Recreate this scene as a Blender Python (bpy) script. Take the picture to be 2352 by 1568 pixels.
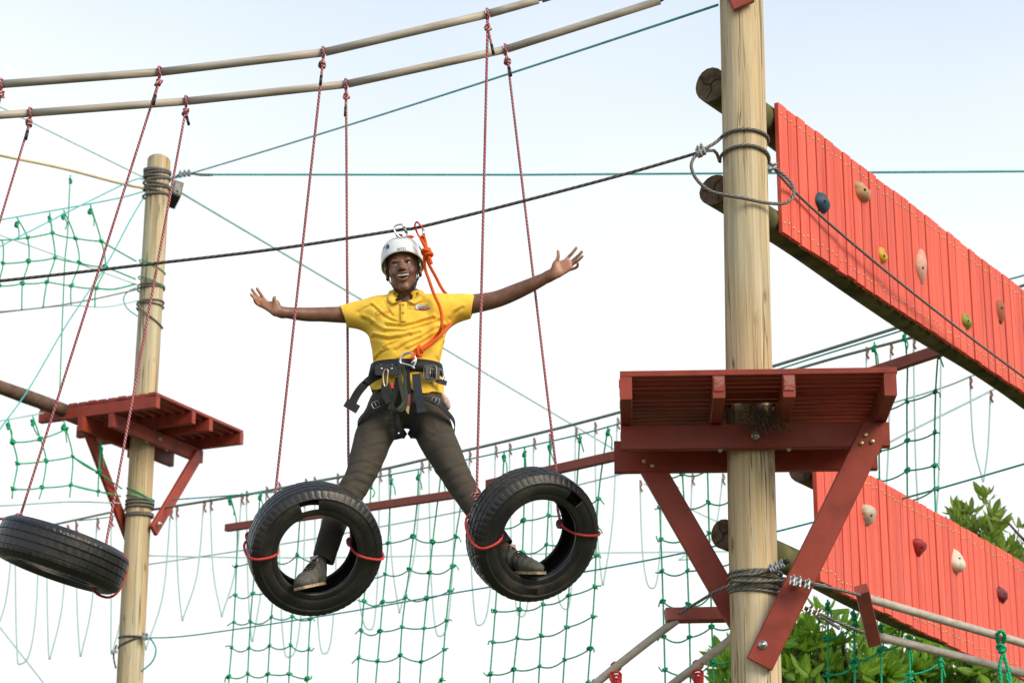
import bpy, math, random
import numpy as np
from mathutils import Vector, Matrix, noise as mnoise

for o in list(bpy.data.objects):
    bpy.data.objects.remove(o)
random.seed(7)
rng = np.random.default_rng(11)
scene = bpy.context.scene
COL = scene.collection

# ------------------------------------------------------------------ camera
PITCH = math.radians(17.0)
FPX = 5227.0                      # focal length in units of a 2352 px wide frame
CAM = Vector((0, 0, 1.6))
cam_d = bpy.data.cameras.new("camera")
cam_d.sensor_width = 36.0
cam_d.lens = FPX / 2352.0 * 36.0
cam_d.clip_start = 0.1
cam_d.clip_end = 3000
cam_d.dof.use_dof = True
cam_d.dof.focus_distance = 10.95
cam_d.dof.aperture_fstop = 5.0
cam_o = bpy.data.objects.new("camera", cam_d)
COL.objects.link(cam_o)
cam_o.location = CAM
cam_o.rotation_euler = (math.radians(90) + PITCH, 0, 0)
scene.camera = cam_o

# ------------------------------------------------------------------ sky and sun
SUN_EL, SUN_AZ = math.radians(34), math.radians(132)   # azimuth clockwise from +Y (ahead): right and behind the camera
world = bpy.data.worlds.new("World")
scene.world = world
world.use_nodes = True
nt = world.node_tree
nt.nodes.clear()
w_out = nt.nodes.new('ShaderNodeOutputWorld')
w_bg = nt.nodes.new('ShaderNodeBackground')
w_sky = nt.nodes.new('ShaderNodeTexSky')
w_sky.sky_type = 'NISHITA'
w_sky.sun_disc = False
w_sky.sun_elevation = SUN_EL
w_sky.sun_rotation = SUN_AZ
w_sky.air_density = 1.0
w_sky.dust_density = 0.8
w_sky.ozone_density = 1.2
# thin veil of high white cloud and haze: denser toward the horizon, uneven like real cirrus
w_tc = nt.nodes.new('ShaderNodeTexCoord')
w_map = nt.nodes.new('ShaderNodeMapping')
w_map.inputs['Scale'].default_value = (1.6, 1.6, 2.6)
w_map.inputs['Location'].default_value = (0.35, 0.0, 0.2)
w_noi = nt.nodes.new('ShaderNodeTexNoise')
w_noi.inputs['Scale'].default_value = 1.2
w_noi.inputs['Detail'].default_value = 3
w_sep = nt.nodes.new('ShaderNodeSeparateXYZ')
w_el = nt.nodes.new('ShaderNodeMapRange')
w_el.interpolation_type = 'SMOOTHSTEP'
w_el.inputs['From Min'].default_value = 0.27
w_el.inputs['From Max'].default_value = 0.60
w_el.inputs['To Min'].default_value = 1.0
w_el.inputs['To Max'].default_value = 0.30
w_add = nt.nodes.new('ShaderNodeMath'); w_add.operation = 'MULTIPLY_ADD'
w_add.inputs[1].default_value = 0.9
w_sub = nt.nodes.new('ShaderNodeMath'); w_sub.operation = 'SUBTRACT'; w_sub.use_clamp = True
w_sub.inputs[1].default_value = 0.45
w_mix = nt.nodes.new('ShaderNodeMixRGB')
w_mix.inputs['Color2'].default_value = (4.75, 4.95, 5.02, 1)
L = nt.links.new
L(w_tc.outputs['Generated'], w_map.inputs['Vector'])
L(w_tc.outputs['Generated'], w_sep.inputs['Vector'])
L(w_sep.outputs['Z'], w_el.inputs['Value'])
L(w_map.outputs['Vector'], w_noi.inputs['Vector'])
L(w_noi.outputs['Fac'], w_add.inputs[0])
L(w_el.outputs['Result'], w_add.inputs[2])
L(w_add.outputs[0], w_sub.inputs[0])
L(w_sub.outputs[0], w_mix.inputs['Fac'])
w_tint = nt.nodes.new('ShaderNodeMixRGB'); w_tint.blend_type = 'MULTIPLY'; w_tint.inputs['Fac'].default_value = 1.0
w_tint.inputs['Color2'].default_value = (0.80, 0.95, 0.98, 1)
L(w_sky.outputs['Color'], w_tint.inputs['Color1'])
L(w_tint.outputs['Color'], w_mix.inputs['Color1'])
L(w_mix.outputs['Color'], w_bg.inputs['Color'])
w_bg.inputs['Strength'].default_value = 0.10
L(w_bg.outputs['Background'], w_out.inputs['Surface'])

sun_d = bpy.data.lights.new("sun", 'SUN')
sun_d.energy = 1.5
sun_d.angle = math.radians(28)
sun_d.color = (1.0, 0.85, 0.64)
sun_o = bpy.data.objects.new("sun", sun_d)
COL.objects.link(sun_o)
sdir = Vector((math.sin(SUN_AZ) * math.cos(SUN_EL), math.cos(SUN_AZ) * math.cos(SUN_EL), math.sin(SUN_EL)))
sun_o.rotation_euler = (-sdir).to_track_quat('-Z', 'Y').to_euler()
sun_o.location = sdir * 60

scene.view_settings.view_transform = 'Standard'
scene.view_settings.look = 'None'
scene.view_settings.exposure = 1.17
scene.view_settings.gamma = 1.0
scene.view_settings.use_curve_mapping = False

# ------------------------------------------------------------------ measuring helpers
RX = Vector((1, 0, 0))
UX = Vector((0, -math.sin(PITCH), math.cos(PITCH)))
FX = Vector((0, math.cos(PITCH), math.sin(PITCH)))
def ray(x, y): return FX + RX * ((x - 1176) / FPX) - UX * ((y - 784) / FPX)
def P(x, y, Y):
    d = ray(x, y); return CAM + d * (Y / d.y)
def PZ(x, y, z):
    d = ray(x, y); return CAM + d * ((z - CAM.z) / d.z)
def PL(x, y, p0, n):
    d = ray(x, y); return CAM + d * (((p0 - CAM).dot(n)) / d.dot(n))
def mpp(Y): return Y / math.cos(PITCH) / FPX

# ------------------------------------------------------------------ object helpers
LOC = {}
def link(o, parent, c):
    COL.objects.link(o)
    if parent is not None:
        o.parent = parent
        o.location = c - LOC[parent.name]
    else:
        o.location = c
    LOC[o.name] = c.copy()
    return o
def tag(o, label=None, cat=None, group=None, kind=None):
    if label: o['label'] = label
    if cat: o['category'] = cat
    if group: o['group'] = group
    if kind: o['kind'] = kind
    return o
def thing(name, label, cat, loc, group=None):
    o = bpy.data.objects.new(name, None)
    o.empty_display_size = 0.1
    link(o, None, Vector(loc))
    return tag(o, label, cat, group)
def inst(name, me, parent, loc, rot=None, scale=None):
    o = bpy.data.objects.new(name, me)
    if rot is not None:
        o.rotation_mode = 'QUATERNION'; o.rotation_quaternion = rot
    if scale is not None: o.scale = scale if hasattr(scale, '__len__') else (scale,) * 3
    return link(o, parent, Vector(loc))

class MB:
    def __init__(s): s.v = []; s.f = []; s.uv = []; s.mi = []; s.sm = []
    def add(s, vs, fs, uvs=None, mi=0, smooth=True):
        b = len(s.v); s.v += [tuple(v) for v in vs]
        for k, f in enumerate(fs):
            s.f.append(tuple(i + b for i in f))
            s.uv.append(uvs[k] if uvs else [(0, 0)] * len(f))
            s.mi.append(mi); s.sm.append(smooth)
        return s
    def box(s, c, ax, ay, az, mi=0):
        c = Vector(c); vs = []
        for k in (-1, 1):
            for j in (-1, 1):
                for i in (-1, 1): vs.append(c + ax * i + ay * j + az * k)
        fs = [(0, 2, 3, 1), (4, 5, 7, 6), (0, 1, 5, 4), (2, 6, 7, 3), (0, 4, 6, 2), (1, 3, 7, 5)]
        if ax.cross(ay).dot(az) < 0: fs = [tuple(reversed(f)) for f in fs]
        return s.add(vs, fs, None, mi, False)
    def board(s, p0, p1, wd, w, t, bev=0.004, mi=0, td=None):
        """plank from p0 to p1, width w along wd, thickness t, chamfered long edges"""
        p0 = Vector(p0); p1 = Vector(p1); d = (p1 - p0).normalized()
        wd = Vector(wd); wd = (wd - d * wd.dot(d)).normalized()
        tdv = d.cross(wd).normalized()
        a, b = w / 2, t / 2
        sec = [(-a + bev, -b), (a - bev, -b), (a, -b + bev), (a, b - bev), (a - bev, b), (-a + bev, b), (-a, b - bev), (-a, -b + bev)]
        vs = [p0 + wd * x + tdv * y for x, y in sec] + [p1 + wd * x + tdv * y for x, y in sec]
        fs = [(i, (i + 1) % 8, (i + 1) % 8 + 8, i + 8) for i in range(8)]
        fs += [tuple(range(7, -1, -1)), tuple(range(8, 16))]
        return s.add(vs, fs, None, mi, False)
    def tube(s, pts, r, n=8, closed=False, mi=0, flat=1.0, nrm=None, v0=0.0):
        pts = [Vector(p) for p in pts]; m = len(pts)
        rs = r if hasattr(r, '__len__') else [r] * m
        T = []
        for i in range(m):
            a = pts[(i - 1) % m] if (closed or i > 0) else pts[0]
            b = pts[(i + 1) % m] if (closed or i < m - 1) else pts[-1]
            t = b - a
            T.append(t.normalized() if t.length > 1e-9 else Vector((0, 0, 1)))
        ref = nrm if nrm is not None else (Vector((0, 0, 1)) if abs(T[0].z) < .9 else Vector((1, 0, 0)))
        N = (ref - T[0] * ref.dot(T[0])).normalized()
        vs = []; L_ = [v0]
        for i in range(m):
            N = N - T[i] * N.dot(T[i])
            if N.length < 1e-6: N = T[i].orthogonal()
            N.normalize(); B = T[i].cross(N)
            for j in range(n):
                a = 2 * math.pi * j / n
                vs.append(pts[i] + (N * math.cos(a) * flat + B * math.sin(a)) * rs[i])
            if i: L_.append(L_[-1] + (pts[i] - pts[i - 1]).length)
        fs = []; uv = []
        for i in range(m if closed else m - 1):
            i2 = (i + 1) % m; l2 = L_[i + 1] if i + 1 < m else L_[-1] + (pts[0] - pts[-1]).length
            for j in range(n):
                j2 = (j + 1) % n
                fs.append((i * n + j, i * n + j2, i2 * n + j2, i2 * n + j))
                uv.append([(j / n, L_[i]), ((j + 1) / n, L_[i]), ((j + 1) / n, l2), (j / n, l2)])
        if not closed:
            fs.append(tuple(range(n - 1, -1, -1))); uv.append([(0, L_[0])] * n)
            fs.append(tuple((m - 1) * n + j for j in range(n))); uv.append([(0, L_[-1])] * n)
        return s.add(vs, fs, uv, mi)
    def ribbon(s, pts, w, t, wdir, mi=0):
        pts = [Vector(p) for p in pts]; m = len(pts)
        wd = [Vector(q) for q in wdir] if isinstance(wdir, list) else [Vector(wdir)] * m
        vs = []; ln = [0.0]
        for i in range(m):
            T = (pts[min(i + 1, m - 1)] - pts[max(i - 1, 0)]).normalized()
            W = (wd[i] - T * wd[i].dot(T)).normalized(); N = T.cross(W)
            ww = w[i] if hasattr(w, '__len__') else w
            for a, b in ((-1, -1), (1, -1), (1, 1), (-1, 1)): vs.append(pts[i] + W * a * ww / 2 + N * b * t / 2)
            if i: ln.append(ln[-1] + (pts[i] - pts[i - 1]).length)
        fs = []; uv = []
        for i in range(m - 1):
            for j in range(4):
                j2 = (j + 1) % 4
                fs.append((i * 4 + j, i * 4 + j2, i * 4 + 4 + j2, i * 4 + 4 + j))
                u = [0, 1, 1, 0]
                uv.append([(u[j], ln[i]), (u[j2], ln[i]), (u[j2], ln[i + 1]), (u[j], ln[i + 1])])
        fs += [(3, 2, 1, 0), tuple(4 * (m - 1) + k for k in range(4))]; uv += [[(0, 0)] * 4, [(0, ln[-1])] * 4]
        return s.add(vs, fs, uv, mi, False)
    def ball(s, c, r, n=10, m=7, mi=0, ax=None):
        c = Vector(c); rr = r if hasattr(r, '__len__') else (r, r, r)
        ax = ax or (Vector((1, 0, 0)), Vector((0, 1, 0)), Vector((0, 0, 1)))
        def q(x, y, z): return c + ax[0] * x * rr[0] + ax[1] * y * rr[1] + ax[2] * z * rr[2]
        vs = [q(0, 0, 1)]
        for i in range(1, m):
            th = math.pi * i / m
            for j in range(n):
                a = 2 * math.pi * j / n
                vs.append(q(math.sin(th) * math.cos(a), math.sin(th) * math.sin(a), math.cos(th)))
        vs.append(q(0, 0, -1)); fs = []
        for j in range(n): fs.append((0, 1 + j, 1 + (j + 1) % n))
        for i in range(m - 2):
            for j in range(n):
                a = 1 + i * n + j; b = 1 + i * n + (j + 1) % n
                fs.append((a, a + n, b + n, b))
        e = len(vs) - 1
        for j in range(n): fs.append((e, e - n + (j + 1) % n, e - n + j))
        return s.add(vs, fs, None, mi)
    def prism(s, poly, ex, ey, o, d, mi=0):
        """polygon [(x,y)] in frame ex,ey at o, extruded along vector d"""
        n = len(poly); o = Vector(o)
        vs = [o + ex * x + ey * y for x, y in poly]; vs += [v + d for v in vs]
        fs = [tuple(range(n - 1, -1, -1)), tuple(range(n, 2 * n))] + [(i, (i + 1) % n, (i + 1) % n + n, i + n) for i in range(n)]
        return s.add(vs, fs, None, mi, False)
    def mesh(s, name, mats, c=None):
        vs = np.array(s.v, dtype=np.float64)
        if c is None: c = Vector((vs.min(0) + vs.max(0)) / 2)
        vs = vs - np.array(c)
        me = bpy.data.meshes.new(name)
        me.from_pydata(vs.tolist(), [], s.f)
        if not isinstance(mats, (list, tuple)): mats = [mats]
        for m_ in mats: me.materials.append(m_)
        me.polygons.foreach_set('material_index', s.mi)
        me.polygons.foreach_set('use_smooth', s.sm)
        uvl = me.uv_layers.new(name='UVMap')
        flat = [c2 for f in s.uv for p in f for c2 in p]
        uvl.data.foreach_set('uv', flat)
        me.update()
        return me, c
    def build(s, name, mats, parent=None):
        me, c = s.mesh(name, mats)
        return link(bpy.data.objects.new(name, me), parent, c)

def spl(pts, n=8, closed=False):
    """Catmull-Rom through points"""
    pts = [Vector(p) for p in pts]; m = len(pts); out = []
    for i in range(m if closed else m - 1):
        g = lambda k: pts[k % m] if closed else pts[max(0, min(m - 1, k))]
        p0, p1, p2, p3 = g(i - 1), g(i), g(i + 1), g(i + 2)
        for k in range(n):
            t = k / n
            out.append(0.5 * ((2 * p1) + (p2 - p0) * t + (2 * p0 - 5 * p1 + 4 * p2 - p3) * t * t + (3 * p1 - p0 - 3 * p2 + p3) * t ** 3))
    if not closed: out.append(pts[-1])
    return out
def line(a, b, n): return [Vector(a).lerp(Vector(b), i / n) for i in range(n + 1)]
def sagline(a, b, sag, n=12):
    return [Vector(a).lerp(Vector(b), i / n) - Vector((0, 0, 4 * sag * (i / n) * (1 - i / n))) for i in range(n + 1)]

# ------------------------------------------------------------------ materials
class NT:
    def __init__(s, name):
        s.m = bpy.data.materials.new(name); s.m.use_nodes = True
        s.t = s.m.node_tree; s.t.nodes.clear()
        s.o = s.t.nodes.new('ShaderNodeOutputMaterial')
        s.b = s.t.nodes.new('ShaderNodeBsdfPrincipled')
        s.t.links.new(s.b.outputs[0], s.o.inputs[0])
    def n(s, ty, **kw):
        x = s.t.nodes.new(ty)
        for k, v in kw.items(): setattr(x, k, v)
        return x
    def l(s, a, b): s.t.links.new(a, b)
    def pos(s, scale, coord='pos'):
        if coord == 'pos': src = s.n('ShaderNodeNewGeometry').outputs['Position']
        elif coord == 'uv': src = s.n('ShaderNodeTexCoord').outputs['UV']
        else: src = s.n('ShaderNodeTexCoord').outputs['Object']
        mp = s.n('ShaderNodeMapping'); mp.inputs['Scale'].default_value = scale
        s.l(src, mp.inputs['Vector']); return mp.outputs[0]
    def noise(s, scale, detail=4, rough=.55, coord='pos', dist=0.0):
        x = s.n('ShaderNodeTexNoise'); x.inputs['Scale'].default_value = 1.0
        x.inputs['Detail'].default_value = detail; x.inputs['Roughness'].default_value = rough
        x.inputs['Distortion'].default_value = dist
        s.l(s.pos(scale, coord), x.inputs['Vector']); return x.outputs['Fac']
    def ramp(s, fac, stops):
        r = s.n('ShaderNodeValToRGB'); e = r.color_ramp.elements
        while len(e) < len(stops): e.new(0.5)
        for k, (p, c) in enumerate(stops):
            e[k].position = p; e[k].color = (c, c, c, 1) if not hasattr(c, '__len__') else (*c, 1)
        s.l(fac, r.inputs[0]); return r.outputs[0]
    def mix(s, fac, a, b, mode='MIX'):
        x = s.n('ShaderNodeMixRGB', blend_type=mode)
        for i, v in ((0, fac), (1, a), (2, b)):
            if isinstance(v, (int, float)): x.inputs[i].default_value = v
            elif isinstance(v, tuple): x.inputs[i].default_value = (*v, 1)
            else: s.l(v, x.inputs[i])
        return x.outputs[0]
    def math(s, op, a, b=0.0):
        x = s.n('ShaderNodeMath', operation=op)
        for i, v in ((0, a), (1, b)):
            if isinstance(v, (int, float)): x.inputs[i].default_value = v
            else: s.l(v, x.inputs[i])
        return x.outputs[0]
    def col(s, c):
        if isinstance(c, tuple): s.b.inputs['Base Color'].default_value = (*c, 1)
        else: s.l(c, s.b.inputs['Base Color'])
    def rough(s, r):
        if isinstance(r, (int, float)): s.b.inputs['Roughness'].default_value = r
        else: s.l(r, s.b.inputs['Roughness'])
    def bump(s, h, strength=.3, dist=.01):
        x = s.n('ShaderNodeBump'); x.inputs['Strength'].default_value = strength; x.inputs['Distance'].default_value = dist
        s.l(h, x.inputs['Height']); s.l(x.outputs[0], s.b.inputs['Normal'])
    def set(s, k, v): s.b.inputs[k].default_value = v

def m_plain(name, c, c2=None, scale=30, rough=.6, metal=0.0, bump=0.0, bscale=120, spec=.5):
    t = NT(name); c2 = c2 or tuple(x * .72 for x in c)
    f = t.noise((scale,) * 3)
    t.col(t.ramp(f, [(.32, c2), (.68, c)])); t.rough(rough); t.set('Metallic', metal); t.set('Specular IOR Level', spec)
    if bump: t.bump(t.noise((bscale,) * 3), bump, .004)
    return t.m

def m_polewood(name, warm=0.0):
    t = NT(name)
    st = t.noise((15, 15, .5), 6, .62, dist=.25)
    base = t.ramp(st, [(.30, (.32, .215, .11)), (.42, (.47, .35, .20)), (.54, (.59, .46, .29)), (.70, (.67, .555, .39))])
    big = t.noise((1.9, 1.9, .45), 4)
    base = t.mix(t.ramp(big, [(.46, 0.0), (.66, .6)]), base, (.47, .455, .33))       # weathered green grey
    big2 = t.noise((3.3, 3.3, .8), 4)
    base = t.mix(t.ramp(big2, [(.50, 0.0), (.70, .6 + warm)]), base, (.54, .36, .16))  # honey patches
    fine = t.noise((75, 75, 1.3), 5, .65)
    base = t.mix(.85, base, t.ramp(fine, [(.28, .36), (.5, .52), (.72, .66)]), 'OVERLAY')
    def cracks(sc, th, gsc, g0):
        ck = t.noise(sc, 3, .5, dist=.45)
        c_ = t.ramp(t.math('ABSOLUTE', t.math('SUBTRACT', ck, .5)), [(th * .3, 1.0), (th, 0.0)])
        return t.math('MULTIPLY', c_, t.ramp(t.noise(gsc, 2), [(g0, 0.0), (g0 + .08, .95)]))
    crack = t.math('MAXIMUM', cracks((13, 13, .32), .013, (5, 5, .8), .46), cracks((26, 26, .7), .016, (7, 7, 1.3), .50))
    vor = t.n('ShaderNodeTexVoronoi'); vor.inputs['Scale'].default_value = 1.0
    t.l(t.pos((6.5, 6.5, 2.6)), vor.inputs['Vector'])
    knot = t.ramp(vor.outputs['Distance'], [(.05, .75), (.13, 0.0)])
    base = t.mix(knot, base, (.20, .12, .055))
    base = t.mix(t.math('MULTIPLY', crack, .8), base, (.09, .06, .035))
    t.col(base); t.rough(.8); t.set('Specular IOR Level', .2)
    h = t.math('SUBTRACT', t.math('ADD', fine, t.math('MULTIPLY', st, 1.5)), t.math('MULTIPLY', crack, 3.0))
    t.bump(h, .5, .008)
    return t.m

def m_paint(name, c, dark, gscale, worn=None, wornamt=.0, rough=.55, vary=.16):
    """painted timber, grain along the axis with the small scale"""
    t = NT(name)
    g = t.noise(gscale, 5, .6)
    base = t.ramp(g, [(.25, dark), (.5, c), (.8, tuple(min(1, x * 1.07) for x in c))])
    blot = t.noise((5, 5, 5), 4)
    drip = t.noise((gscale[0] * .7, gscale[1] * .7, gscale[2] * .35), 5, .65)
    base = t.mix(t.ramp(drip, [(.54, 0.0), (.74, .55)]), base, tuple(x * .72 for x in dark))
    base = t.mix(t.ramp(blot, [(.45, 0.0), (.8, .35)]), base, tuple(min(1.0, x * 1.12 + .015) for x in c))
    oi = t.n('ShaderNodeObjectInfo')
    hv = t.n('ShaderNodeHueSaturation')
    t.l(base, hv.inputs['Color'])
    t.l(t.math('ADD', t.math('MULTIPLY', oi.outputs['Random'], vary), 1 - vary / 2), hv.inputs['Value'])
    base = hv.outputs[0]
    if worn:
        wn = t.noise((9, 9, 22), 6, .7)
        base = t.mix(t.ramp(wn, [(.66 - wornamt, 0.0), (.72 - wornamt, .7)]), base, worn)
    t.col(base); t.rough(t.ramp(blot, [(.3, rough - .08), (.7, rough + .1)])); t.set('Specular IOR Level', .35)
    t.bump(g, .22, .004)
    return t.m

def m_rope(name, c1, c2, turns, pitch, rough=.75, dark=None, fuzz=.25):
    """laid rope: stripes run round the tube (uv: u round, v metres along)"""
    t = NT(name)
    tc = t.n('ShaderNodeTexCoord'); sp = t.n('ShaderNodeSeparateXYZ'); t.l(tc.outputs['UV'], sp.inputs[0])
    ph = t.math('FRACT', t.math('ADD', t.math('MULTIPLY', sp.outputs[0], turns), t.math('MULTIPLY', sp.outputs[1], 1 / pitch)))
    d = dark or tuple(x * .35 for x in c1)
    base = t.ramp(ph, [(.0, d), (.10, c1), (.45, c1), (.52, c2), (.86, c2), (1.0, d)])
    w = t.noise((14, 14, 5), 3)
    base = t.mix(t.ramp(w, [(.35, 0.0), (.75, .45)]), base, c1)
    t.col(base); t.rough(rough); t.set('Specular IOR Level', .25)
    hh = t.math('SINE', t.math('MULTIPLY', ph, math.pi))
    t.bump(hh, .8, .003)
    return t.m

MAT = {}
MAT['pole'] = m_polewood('pole_wood')
MAT['pole_warm'] = m_polewood('pole_wood_warm', .3)
def m_log(name):
    t = NT(name)
    g = t.noise((7, 7, 7), 5)
    base = t.ramp(g, [(.3, (.05, .055, .02)), (.55, (.13, .13, .05)), (.75, (.22, .19, .085))])
    t.col(base); t.rough(.85); t.set('Specular IOR Level', .2); t.bump(t.noise((40, 40, 40)), .4, .006)
    return t.m
MAT['log'] = m_log('mossy_log')
def m_endgrain(name):
    t = NT(name)
    g = t.noise((22, 22, 22), 5)
    base = t.ramp(g, [(.3, (.06, .04, .025)), (.6, (.14, .095, .06)), (.8, (.2, .14, .09))])
    t.col(base); t.rough(.9); t.set('Specular IOR Level', .15); t.bump(t.noise((60, 60, 60)), .5, .006)
    return t.m
MAT['endgrain'] = m_endgrain('log_end_grain')
MAT['crack'] = m_plain('crack_dark', (.02, .014, .01), rough=.95)
MAT['brownlog'] = m_plain('brown_log', (.16, .09, .06), (.07, .04, .028), 14, .75, bump=.3)
MAT['coral'] = m_paint('coral_red_paint', (.74, .115, .072), (.53, .050, .037), (30, 30, 1.1), (.82, .24, .18), -.005, .62, .22)
MAT['maroon'] = m_paint('maroon_paint', (.30, .046, .026), (.19, .028, .018), (7, 7, 7), (.40, .13, .10), -.045, .5, .25)
MAT['maroon_worn'] = m_paint('maroon_paint_scraped', (.30, .05, .03), (.2, .03, .02), (14, 14, 14), (.36, .19, .16), .17, .55, .1)
MAT['rail_red'] = m_paint('faded_red_timber', (.29, .07, .05), (.2, .045, .034), (8, 8, 8), None, 0, .6)
MAT['screw'] = m_plain('brass_screw', (.62, .5, .25), rough=.4, metal=.7)
MAT['steel'] = m_plain('zinc_steel', (.62, .62, .60), (.45, .45, .44), 60, .32, .9)
MAT['steel_dark'] = m_plain('old_steel', (.35, .34, .32), (.2, .19, .18), 60, .4, .85)
def m_pipe(name):
    t = NT(name)
    s_ = t.noise((3, 40, 40), 5)
    base = t.ramp(s_, [(.3, (.33, .285, .235)), (.6, (.47, .42, .36)), (.8, (.53, .49, .43))])
    t.col(base); t.rough(.5); t.set('Specular IOR Level', .4); t.bump(t.noise((5, 60, 60)), .15, .003)
    return t.m
MAT['pipe'] = m_pipe('weathered_plastic_pipe')
MAT['redrope'] = m_rope('red_white_rope', (.29, .03, .05), (.66, .42, .41), 2, .019)
MAT['redrope_plain'] = m_rope('red_rope', (.62, .03, .035), (.70, .12, .10), 3, .014)
MAT['greenrope'] = m_rope('green_rope', (.012, .38, .16), (.03, .50, .26), 2, .02)
MAT['cable'] = m_rope('steel_cable', (.10, .095, .085), (.30, .28, .25), 3, .03, .45, (.03, .028, .025))
MAT['cable_dark'] = m_rope('dark_steel_cable', (.05, .048, .046), (.16, .145, .13), 2, .035, .5, (.015, .014, .013))
MAT['tealwire'] = m_plain('teal_coated_wire', (.06, .46, .44), (.045, .36, .34), 5, .45)
MAT['palewire'] = m_plain('pale_green_wire', (.36, .62, .58), (.28, .52, .48), 5, .5)
MAT['greywire'] = m_plain('grey_green_tube', (.22, .28, .22), (.16, .2, .16), 5, .5)
MAT['palerope'] = m_plain('pale_nylon_cord', (.45, .64, .62), (.38, .56, .54), 5, .6)
MAT['yellowtube'] = m_plain('yellowed_tube', (.62, .47, .22), (.48, .36, .17), 5, .5)
MAT['orangerope'] = m_rope('orange_lanyard', (.86, .11, .014), (.92, .16, .03), 4, .009, .6, (.72, .075, .01))
MAT['black'] = m_plain('black_webbing', (.009, .010, .012), (.005, .0055, .007), 160, .7, bump=.15, bscale=400)
MAT['navy'] = m_plain('dark_navy_webbing', (.012, .019, .032), (.007, .011, .02), 160, .65, bump=.15, bscale=400)
MAT['blackplastic'] = m_plain('black_plastic', (.016, .016, .018), (.01, .01, .011), 50, .35)
MAT['silver'] = m_plain('polished_alloy', (.75, .78, .8), (.6, .63, .66), 40, .22, 1.0)
MAT['bronze'] = m_plain('bronze_alloy', (.42, .34, .22), (.32, .26, .17), 40, .3, .9)
MAT['redalloy'] = m_plain('red_alloy', (.55, .04, .03), (.4, .03, .02), 40, .3, .8)
# ------------------------------------------------------------------ ground
def m_ground():
    t = NT('dry_grass_ground')
    g = t.noise((.6, .6, .6), 6)
    fine = t.noise((9, 9, 9), 5)
    base = t.ramp(g, [(.35, (.11, .095, .055)), (.6, (.075, .095, .032)), (.75, (.15, .125, .08))])
    base = t.mix(.5, base, t.ramp(fine, [(.3, .35), (.7, .65)]), 'OVERLAY')
    t.col(base); t.rough(.95); t.bump(fine, .5, .03)
    return t.m
MAT['ground'] = m_ground()
g = MB()
N = 24
for j in range(N + 1):
    for i in range(N + 1):
        x = -1200 + 2400 * i / N; y = -1200 + 2400 * j / N
        g.v.append((x, y, 0))
for j in range(N):
    for i in range(N):
        a = j * (N + 1) + i
        g.f.append((a, a + 1, a + N + 2, a + N + 1)); g.uv.append([(0, 0)] * 4); g.mi.append(0); g.sm.append(True)
tag(g.build('ground', MAT['ground']), kind='structure')

# ------------------------------------------------------------------ poles
def pole(label, c, ztop, r0, r1, lean, mat, seed):
    m = MB(); n = 32; H = 40; rs = random.Random(seed)
    vs = []; fs = []
    ph = [rs.uniform(0, 6.28) for _ in range(6)]
    for k in range(H + 1):
        z = ztop * k / H
        rr = r0 + (r1 - r0) * k / H
        for j in range(n):
            a = 2 * math.pi * j / n
            q = rr * (1 + .014 * math.sin(2 * a + ph[0] + z * .8) + .009 * math.sin(3 * a + ph[1] - z * 1.7) + .006 * math.sin(7 * a + ph[2]))
            bx = .008 * math.sin(z * .9 + ph[3])
            vs.append(Vector((c[0] + lean * (z - 5) + bx + q * math.cos(a), c[1] + q * math.sin(a), z + (.012 * math.sin(a * 2 + ph[4]) if k == H else 0))))
    for k in range(H):
        for j in range(n):
            j2 = (j + 1) % n
            fs.append((k * n + j, k * n + j2, k * n + n + j2, k * n + n + j))
    m.add(vs, fs)
    t = thing('wooden_pole', label, 'pole', (c[0], c[1], 0), 'round timber poles of the rope course')
    m.build('shaft', mat, t)
    e = MB(); e.add([vs[H * n + j] + Vector((0, 0, 0.001)) for j in range(n)], [tuple(range(n))]); e.build('end_grain', MAT['endgrain'], t)
    return t
PX, PY, PR = 1.145, 10.5, .113
QX, QY, QR = -3.268, 19.5, .11
pole('thick pale round timber pole in the foreground carrying the large red platform', (PX, PY), 8.6, .122, .106, .0045, MAT['pole'], 1)
pole('weathered round timber pole at the left with its sawn top wound in cables', (QX, QY), P(362, 366, 19.5).z, .118, .106, .004, MAT['pole_warm'], 5)
def pole_cx(z, left=False): return (QX + .004 * (z - 5)) if left else (PX + .0045 * (z - 5))

# ------------------------------------------------------------------ platforms
bolt = MB(); bolt.tube([(0, 0, 0), (0, 0, .006)], [.021, .020], 14); bolt.tube([(0, 0, .006), (0, 0, .018)], .012, 6)
BOLT, _ = bolt.mesh('bolt', MAT['steel'], Vector((0, 0, 0)))
scr = MB(); scr.tube([(0, 0, 0), (0, 0, .003)], [.009, .007], 8)
SCREW, _ = scr.mesh('screw', MAT['screw'], Vector((0, 0, 0)))
def face_rot(n): return Vector(n).to_track_quat('Z', 'Y')

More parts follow.
